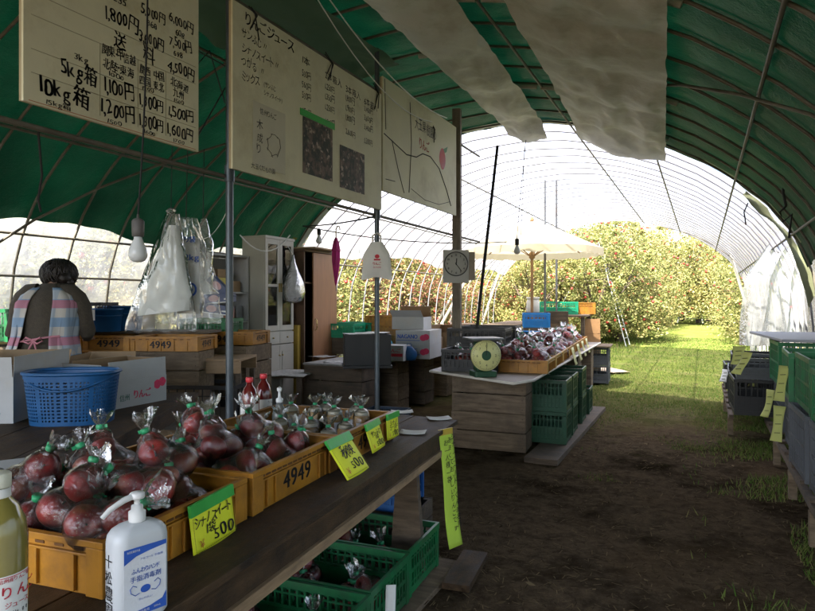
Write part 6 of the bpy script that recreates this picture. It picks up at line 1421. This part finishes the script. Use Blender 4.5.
b = MB(); b.rbox((-.15, -.13), (.15, .14), .03, .318, .334); b.rbox((-.03, -.03), (.03, .03), .008, .301, .3178); b.build("pan", GALV, o, bevel=.003)
# yellow crates with bags in a row
ylab = ["first", "second", "third", "fourth", "fifth", "sixth", "last"]
r = random.Random(5)
for i in range(7):
    y_ = 5.93 + i * .59; x = -1.52 - .045 * i
    shallow_crate(.575, .52, .115, label=ylab[i] + " yellow crate of bagged apples along the counter, counted from the scale", loc=(x, y_, .6935), rz=R(4), number="" if i else "", group="yellow crates on the counter", rows=i < 2)
    for k in range(6 if i < 5 else 5):
        px = x - .15 + .15 * (k % 3) + r.uniform(-.02, .02); py = y_ - .14 + .27 * (k // 3) + r.uniform(-.02, .02)
        bag(r.choice((0, 1, 1, 3)), (px, py, .76 + r.uniform(0, .03) + (.0 if k % 2 else .03)), (r.uniform(-.5, .5), r.uniform(-.5, .5), r.uniform(0, 6.28)), "bag of red apples in the yellow crates along the counter", "bags of apples on the counter", r.uniform(.95, 1.12))
    for k in range(2 if i < 6 else 1): bag(r.choice((0, 2)), (x + r.uniform(-.12, .1), y_ + r.uniform(-.15, .15), .875 + r.uniform(-.02, .02)), (r.uniform(-.7, .7), r.uniform(-.7, .7), r.uniform(0, 6.28)), "bag of red apples heaped on top along the counter", "bags of apples on top of the counter heap", 1.0)
# price cards hung along the counter
for i, (yy, lab) in enumerate(((7.35, "pale yellow price card hung on the counter crates, closest to the scale"), (7.95, "second pale yellow price card along the counter crates"), (8.55, "third pale yellow price card along the counter crates"), (9.15, "pale yellow price card at the far end of the counter crates"))):
    o = thing("price_card", lab, "price card", (-1.515 - .076 * (yy - 5.93) + .285, yy, .815), R(4), "pale cards along the counter"); o.rotation_euler = (0, -.25, R(4))
    b = MB(); b.surf(lambda u, w: (.004 + .01 * math.sin(u * 3), .22 * (u - .5), -.20 * w), 5, 5); b.build("card", mat("pale_yellow_card", (.66, .62, .30), .6, .06), o, solid=.0015)
    b = MB(); write(b, ("ふじ", "王林", "秋映", "紅玉")[i], (.017, -.07, -.09), .07, right=(0, 1, 0), bold=1); write(b, "500", (.017, -.07, -.17), .06, right=(0, 1, 0), bold=1); b.build("handwriting", INK, o)
# black crates stacked behind the scale
lab = iter(["lower black crate behind the dial scale", "middle black crate behind the dial scale, rim lit", "top black crate behind the dial scale", "low black crate beside the black stack", "black crate on the far side of the black stack", "topmost black crate at the parasol end of the stack"])
for (px, z, z0, h_) in ((474, 6.05, .693, .20), ): 
    p = at(px, 0, z); lattice_crate(.40, .52, .20, "black_crate", next(lab), BLACKP, (p.x, p.y, z0), R(6), "black crates on the counter", 10)
    for k in range(5): bag(2, (p.x - .15 + .08 * k, p.y + .08 * (-1) ** k, z0 + .10), (.5, .3 * k, k), "bag of pale pink apples inside the low black crate", "bags in the low black crate", .9)
for (px, z, z0) in ((480, 6.75, .693), (480, 6.75, .876), (492, 7.35, .693), (492, 7.35, .876), (500, 7.9, .693)):
    p = at(px, 0, z); lattice_crate(.42, .60, .18, "black_crate", next(lab), BLACKP, (p.x, p.y, z0), R(6), "black crates on the counter", 10)
p = at(509, 0, 8.3); lattice_crate(.34, .42, .18, "black_crate", "small black crate at the blue container end", BLACKP, (p.x, p.y, .693), R(6), "black crates on the counter", 8)
# plank tables behind
def trestle(x0, x1, y0, y1, H, label, m=None):
    o = thing("plank_table", label, "table", ((x0 + x1) / 2, (y0 + y1) / 2, 0), R(4)); w, d = (x1 - x0) / 2, (y1 - y0) / 2; b = MB()
    for k in range(2): b.b2((-w + k * w, -d, H - .03), (-w + (k + .985) * w, d, H))
    b.build("top_planks", m or GREYWOOD, o, bevel=.002)
    for s in (-1, 1):
        for q in (-1, 1): b = MB(); b.b2((s * (w - .06) - .03, q * (d - .1) - .03, 0), (s * (w - .06) + .03, q * (d - .1) + .03, H - .0305)); b.build("leg", WOOD, o)
trestle(-3.05, -2.5, 8.2, 11.2, .98, "grey plank table behind the black crates, under the parasol")
trestle(-2.5, -1.75, 10.6, 11.9, 1.10, "shorter plank table carrying the green and orange crates")
p = at(536, 0, 8.9); o = lattice_crate(.34, .36, .2, "blue_container", "bright blue container behind the heaped apples", mat("bright_blue_plastic", (.02, .24, .58), .4, .1), (p.x, p.y, .97), R(16), None, 7); wooden_box(.36, .34, .275, "wooden box under the bright blue container", (p.x, p.y, .693), R(10), planks=1)
p = at(529, 0, 8.2); b = MB(); b.lathe([(.09, 0), (.12, .09), (.125, .092), (.115, .088), (.085, .006), (0, .006)], 22, (p.x, p.y, .86), sx=1.25); tag(b.build("blue_bowl", mat("bright_blue_plastic", ())), "small blue bowl among the heaped bags of apples", "bowl")
p = at(533, 0, 9.9); b = MB(); b.lathe([(.09, 0), (.10, .01), (.10, .16), (.085, .19), (.085, .20), (.1, .205), (.1, .235), (0, .24)], 22, (p.x, p.y, 1.16)); tag(b.build("white_tub", WHITEP), "white tub with a lid beside the parasol pole", "tub"); wooden_box(.3, .3, .178, "small wooden box under the white tub", (p.x, p.y, .981), R(8), planks=1)
p = at(558, 0, 11.15); lattice_crate(.44, .66, .22, "green_crate", "bright green crate on the plank table under the parasol", mat("bright_green_plastic", ()), (p.x, p.y, 1.101), R(12), None, 12)
p = at(579, 0, 11.5); shallow_crate(.44, .56, .20, label="orange yellow crate at the far end of the plank table", loc=(p.x, p.y, 1.101), rz=R(10), number="", group=None)
p = at(557, 0, 10.1); wooden_box(.34, .3, .18, "small wooden box on the plank table before the green crate", (p.x, p.y, .99), R(10), mt=WOOD, planks=1); wooden_box(.36, .34, .98, "tall wooden bin in the shade under the small box", (p.x, p.y, .005), R(10), planks=3)
p = at(589, 0, 11.3); wooden_box(.3, .3, .5, "brown wooden box on end at the plank table end", (p.x + .05, p.y - .1, .52), R(10), mt=mat("orange_wood", (.30, .17, .07), .7, .2), planks=2); wooden_box(.3, .3, .515, "wooden box on the grass at the plank table end", (p.x + .05, p.y - .1, .0), R(10), planks=2)
# low shelf with dark crates past the counter
p = on(596, 372, .25); b0 = at(596, 0, 10.6)
for k in range(2): lattice_crate(.5, .42, .29, "grey_crate", ("lower", "upper")[k] + " dark grey crate at the grass end of the counter", GREYP, (b0.x, b0.y, .0 + k * .292), R(4), "grey crates at the counter end", 9)
b = MB(); b.box((b0.x, b0.y, .60), (.50, .7, .02), rz=R(4)); tag(b.build("cover_board", GREYWOOD, bevel=.002), "grey board laid on the grey crates at the counter end", "board")
p = on(607, 370, .02); b = MB(Matrix.Translation((p.x, p.y, .02)) @ Matrix.Rotation(.6, 4, 'Z')); b.surf(lambda u, w: (.55 * (u - .5), .75 * (w - .5), .012 * noise.noise(Vector((u * 4, w * 4, 0)))), 8, 8); tag(b.build("cardboard_sheet", mat("pale_cardboard", (.50, .38, .25), .8, .1), solid=.008), "flattened pale cardboard lying on the grass by the counter", "cardboard")
# parasol
p = at(532, 0, 9.5); o = thing("parasol", "large cream parasol on a wooden pole above the counter", "parasol", (p.x, p.y, 0), .2)
CREAMC = mat("cream_parasol_cloth", (.66, .60, .42), .8, .05, 4, .1, 30, trans=.45)
b = MB(); n = 48; RR = 1.02
def par(u, w):
    a = 2 * math.pi * u; k = a / (math.pi / 4); e = 1 - .055 * (math.sin(math.pi * (k % 1))) * (w ** 1.2); rr = RR * w * e
    z = 2.52 - .42 * w ** 1.15 - .03 * math.sin(math.pi * (k % 1)) * w * 0
    return (rr * math.cos(a), rr * math.sin(a), z)
b.surf(par, 96, 14)
b.surf(lambda u, w: (par(u, 1)[0] * (1 + .005 * w), par(u, 1)[1] * (1 + .005 * w), par(u, 1)[2] - .10 * w - .012 * math.sin(48 * u * 2 * math.pi / 2) * w), 96, 3); b.build("canopy", CREAMC, o)
for k in range(8):
    a = k * math.pi / 4; b = MB(); b.tube([par(k / 8, t)[0:2] + (par(k / 8, t)[2] - .02,) for t in (.02, .5, .98)], .009, 5); b.tube([(.03 * math.cos(a), .03 * math.sin(a), 2.0), (RR * .5 * math.cos(a), RR * .5 * math.sin(a), par(k / 8, .5)[2] - .03)], .007, 5); b.build("rib", mat("parasol_wood", (.28, .17, .08), .6, .2, 3, .1), o)
b = MB(); b.tube([(0, 0, .02), (0, 0, 2.5)], .022, 10); b.lathe([(.03, 1.96), (.045, 1.98), (.045, 2.04), (.03, 2.06)], 14); b.build("pole", mat("parasol_wood", ()), o); b = MB(); b.lathe([(.22, 0), (.23, .02), (.22, .06), (.06, .08), (.05, .18), (.03, .19)], 20); b.build("foot", mat("concrete", (.3, .29, .27), .8), o); b = MB(); b.lathe([(.02, 2.515), (.03, 2.53), (.02, 2.58), (0, 2.59)], 12); b.build("finial", mat("parasol_wood", ()), o)

# ------------------------------------------------------------------ crate stand on the far side of the aisle
o = thing("crate_stand", "long low wooden stand along the film wall carrying slatted crates", "stand", (0, 0, 0))
b = MB()
for x in (.56, .98): b.b2((x - .02, 3.3, .19), (x + .02, 6.95, .235)); b.b2((x - .32, 6.96, .19), (x - .28, 9.45, .235))
b.build("rail", WOOD, o, bevel=.002)
b = MB()
for k in range(16): y_ = 3.32 + k * .4; q_ = -.30 if y_ > 6.93 else 0; b.b2((.54 + q_, y_, .2355), (1.0 + q_, y_ + .09, .255))
b.build("slats", WOOD, o)
for y_ in (3.5, 4.12, 5.05, 6.05, 7.2, 8.6):
    for x in (.56, .98):
        x -= .30 if y_ > 7 else 0
        b = MB(); b.b2((x - .025, y_ - .03, 0), (x + .025, y_ + .03, .1895 if y_ > 7 else .1895)); b.build("leg", GREYWOOD, o)
for i, (y_, z0, h_, w, m, nm, lab) in enumerate((
    (4.05, .256, .40, .46, GREYP, "grey_crate", "blue grey slatted crate closest to the camera on the aisle stand"), (4.05, .658, .30, .46, GREEN, "green_crate", "green slatted crate on top of the closest blue grey crate"),
    (4.75, .256, .40, .46, GREYP, "grey_crate", "second blue grey crate along the aisle stand"), (4.75, .658, .34, .46, GREEN, "green_crate", "green crate with tags on the second blue grey crate"),
    (5.45, .256, .38, .44, GREYP, "grey_crate", "third blue grey crate along the aisle stand"), (5.45, .638, .34, .44, GREEN, "green_crate", "green crate beside the crate with the grey lid"),
    (6.4, .256, .38, .44, GREYP, "grey_crate", "fourth blue grey crate, below the grey lid"), (6.4, .638, .36, .44, GREEN, "green_crate", "green crate under the loose grey lid"),
    (7.15, .256, .34, .44, BLACKP, "black_crate", "black crate just beyond the grey lid"), (7.15, .598, .20, .44, GREYP, "grey_crate", "low grey crate on the first black crate of the stand"),
    (7.85, .256, .34, .44, BLACKP, "black_crate", "second black crate towards the meadow end of the stand"), (8.5, .256, .32, .44, GREYP, "grey_crate", "grey crate next to last on the stand"), (7.85, .598, .18, .44, BLACKP, "black_crate", "black crate stacked up towards the meadow end"), (9.1, .256, .30, .44, BLACKP, "black_crate", "last black crate at the meadow end of the stand"))):
    c = lattice_crate(.60, w, h_, nm, lab, m, (.80 + .02 * math.sin(i * 2.3) - (.30 if y_ > 7 else 0), y_, z0), R(2 * math.sin(i)), "crates on the aisle stand", 13)
LID = mat("grey_lid_board", (.30, .31, .33), .6, .12, 4, .1)
b = MB(Matrix.Translation((.80, 6.75, 1.012)) @ Matrix.Rotation(R(6), 4, 'Z')); b.b2((-.30, -.80, 0), (.30, .62, .022)); tag(b.build("cover_board", LID, bevel=.003), "loose grey board laid flat on the green crates", "board")
TAGC = mat("olive_yellow_tag", (.50, .52, .16), .7, .08, 5, .05)
tl = ["yellow tag dangling highest on the closest green crate", "yellow tag hanging low on the blue grey crate rim", "yellow tag by the second green crate corner", "yellow tag near the grey lid", "yellow tag on the third green crate side", "white tag fluttering on the black crates", "yellow tag on the black crates near the meadow"]
for i, (px, py, x, w, h_, a) in enumerate(((787, 384, .555, .085, .26, .25), (782, 424, .555, .09, .27, .5), (773, 404, .555, .085, .24, -.2), (757, 378, .54, .10, .20, .5), (748, 364, .26, .09, .15, -.4), (727, 376, .26, .09, .15, .4), (741, 356, .26, .09, .14, .8))):
    # distance at which this ray meets the crates' front plane x = 0.57
    k = (px - CX) / FPX; z = x / (k * CA - SA) if abs(k * CA - SA) > 1e-4 else 6
    z = max(3.4, min(9.2, z)); p = at(px, py, z)
    o = thing("price_tag", tl[i], "price tag", (x - .012, p.y, p.z + h_ / 2), 0, "tags on the aisle stand"); o.rotation_euler = (0, .25, -YAW * 0 + R(50) + a * .5)
    b = MB(); b.surf(lambda u, q: (-.01 * math.sin(q * 4 + i) - .03 * q * q, w * (u - .5) * (1 - .25 * math.sin(3 * q)), -h_ * q), 5, 8); b.build("tag", PAPER if i == 5 else TAGC, o, solid=.0015)
    b = MB(); 
    for kk in range(3): b.tube([(-.006 - .03 * ((kk + 1) / 4.) ** 2 - .01 * math.sin((kk + 1) + i), -w * .25, -h_ * (kk + 1) / 4.), (-.006 - .03 * ((kk + 1) / 4.) ** 2 - .01 * math.sin((kk + 1) + i), w * .2, -h_ * (kk + 1) / 4. - .005)], .0028, 4)
    b.build("pen_marks", mat("grey_ink", (.12, .13, .05), .7), o)

# ------------------------------------------------------------------ orchard ladders, machine
ALU = mat("white_aluminium", (.45, .46, .44), .4, .08, 5, .03, metal=.3)
def ladder(foot, H, lean, w0, w1, label, rz, n=9, r_=.016):
    o = thing("orchard_ladder", label, "ladder", foot, rz); top = Vector((0, lean, H)); b = MB()
    for s in (-1, 1): b.tube([(s * w0, 0, 0), (s * w1, lean * .98, H)], r_, 8)
    b.build("rails", ALU, o)
    for k in range(n):
        t_ = (k + .7) / (n + .2); w = w0 + (w1 - w0) * t_; b = MB(); b.tube([(-w, lean * t_, H * t_), (w, lean * t_, H * t_)], r_ * .85, 6); b.build("rung", ALU, o)
    b = MB(); b.tube([(0, lean, H), (0, lean * 2.6 + .5, 0)], r_, 8); b.build("back_leg", ALU, o)
p = on(628, 346, .0); ladder((p.x, p.y, 0), 3.1, .85, .27, .12, "white tripod ladder leaning into the trees right of the parasol".replace("right of", "past"), R(84))
p = on(690, 323, .0); ladder((p.x, p.y, 0), 2.4, .5, .75, .10, "white tripod ladder standing open at the far end of the mown path", R(-22), 6, .045)
p = on(668, 321, 0); o = thing("orchard_machine", "small red orchard cart with dark wheels at the far path end", "machine", (p.x, p.y, 0), R(-50))
REDM = mat("red_machine_paint", (.40, .03, .02), .4, .1, 4, .05)
b = MB(); b.rbox((-1.0, -.45), (1.0, .45), .12, .42, .62); b.rbox((-.95, -.42), (-.1, .42), .15, .621, 1.15); b.rbox((.0, -.35), (.75, .35), .1, .621, .85); b.build("body", REDM, o, bevel=.03)
b = MB(); b.tube([(.15, 0, .86), (.35, 0, 1.25)], .03, 8); b.tube([(.35, -.3, 1.25), (.35, .3, 1.25)], .025, 8); b.build("handlebar", BLACKP, o)
for x in (-.62, .62):
    for y_ in (-.5, .5):
        b = MB(); b.lathe([(.0, -.09), (.2, -.09), (.31, -.075), (.34, -.03), (.34, .03), (.31, .075), (.2, .09), (0, .09)], 22); b.v = [(x + a, y_ + c, .34 + d) for a, d, c in b.v]; b.build("wheel", BLACKP, o)
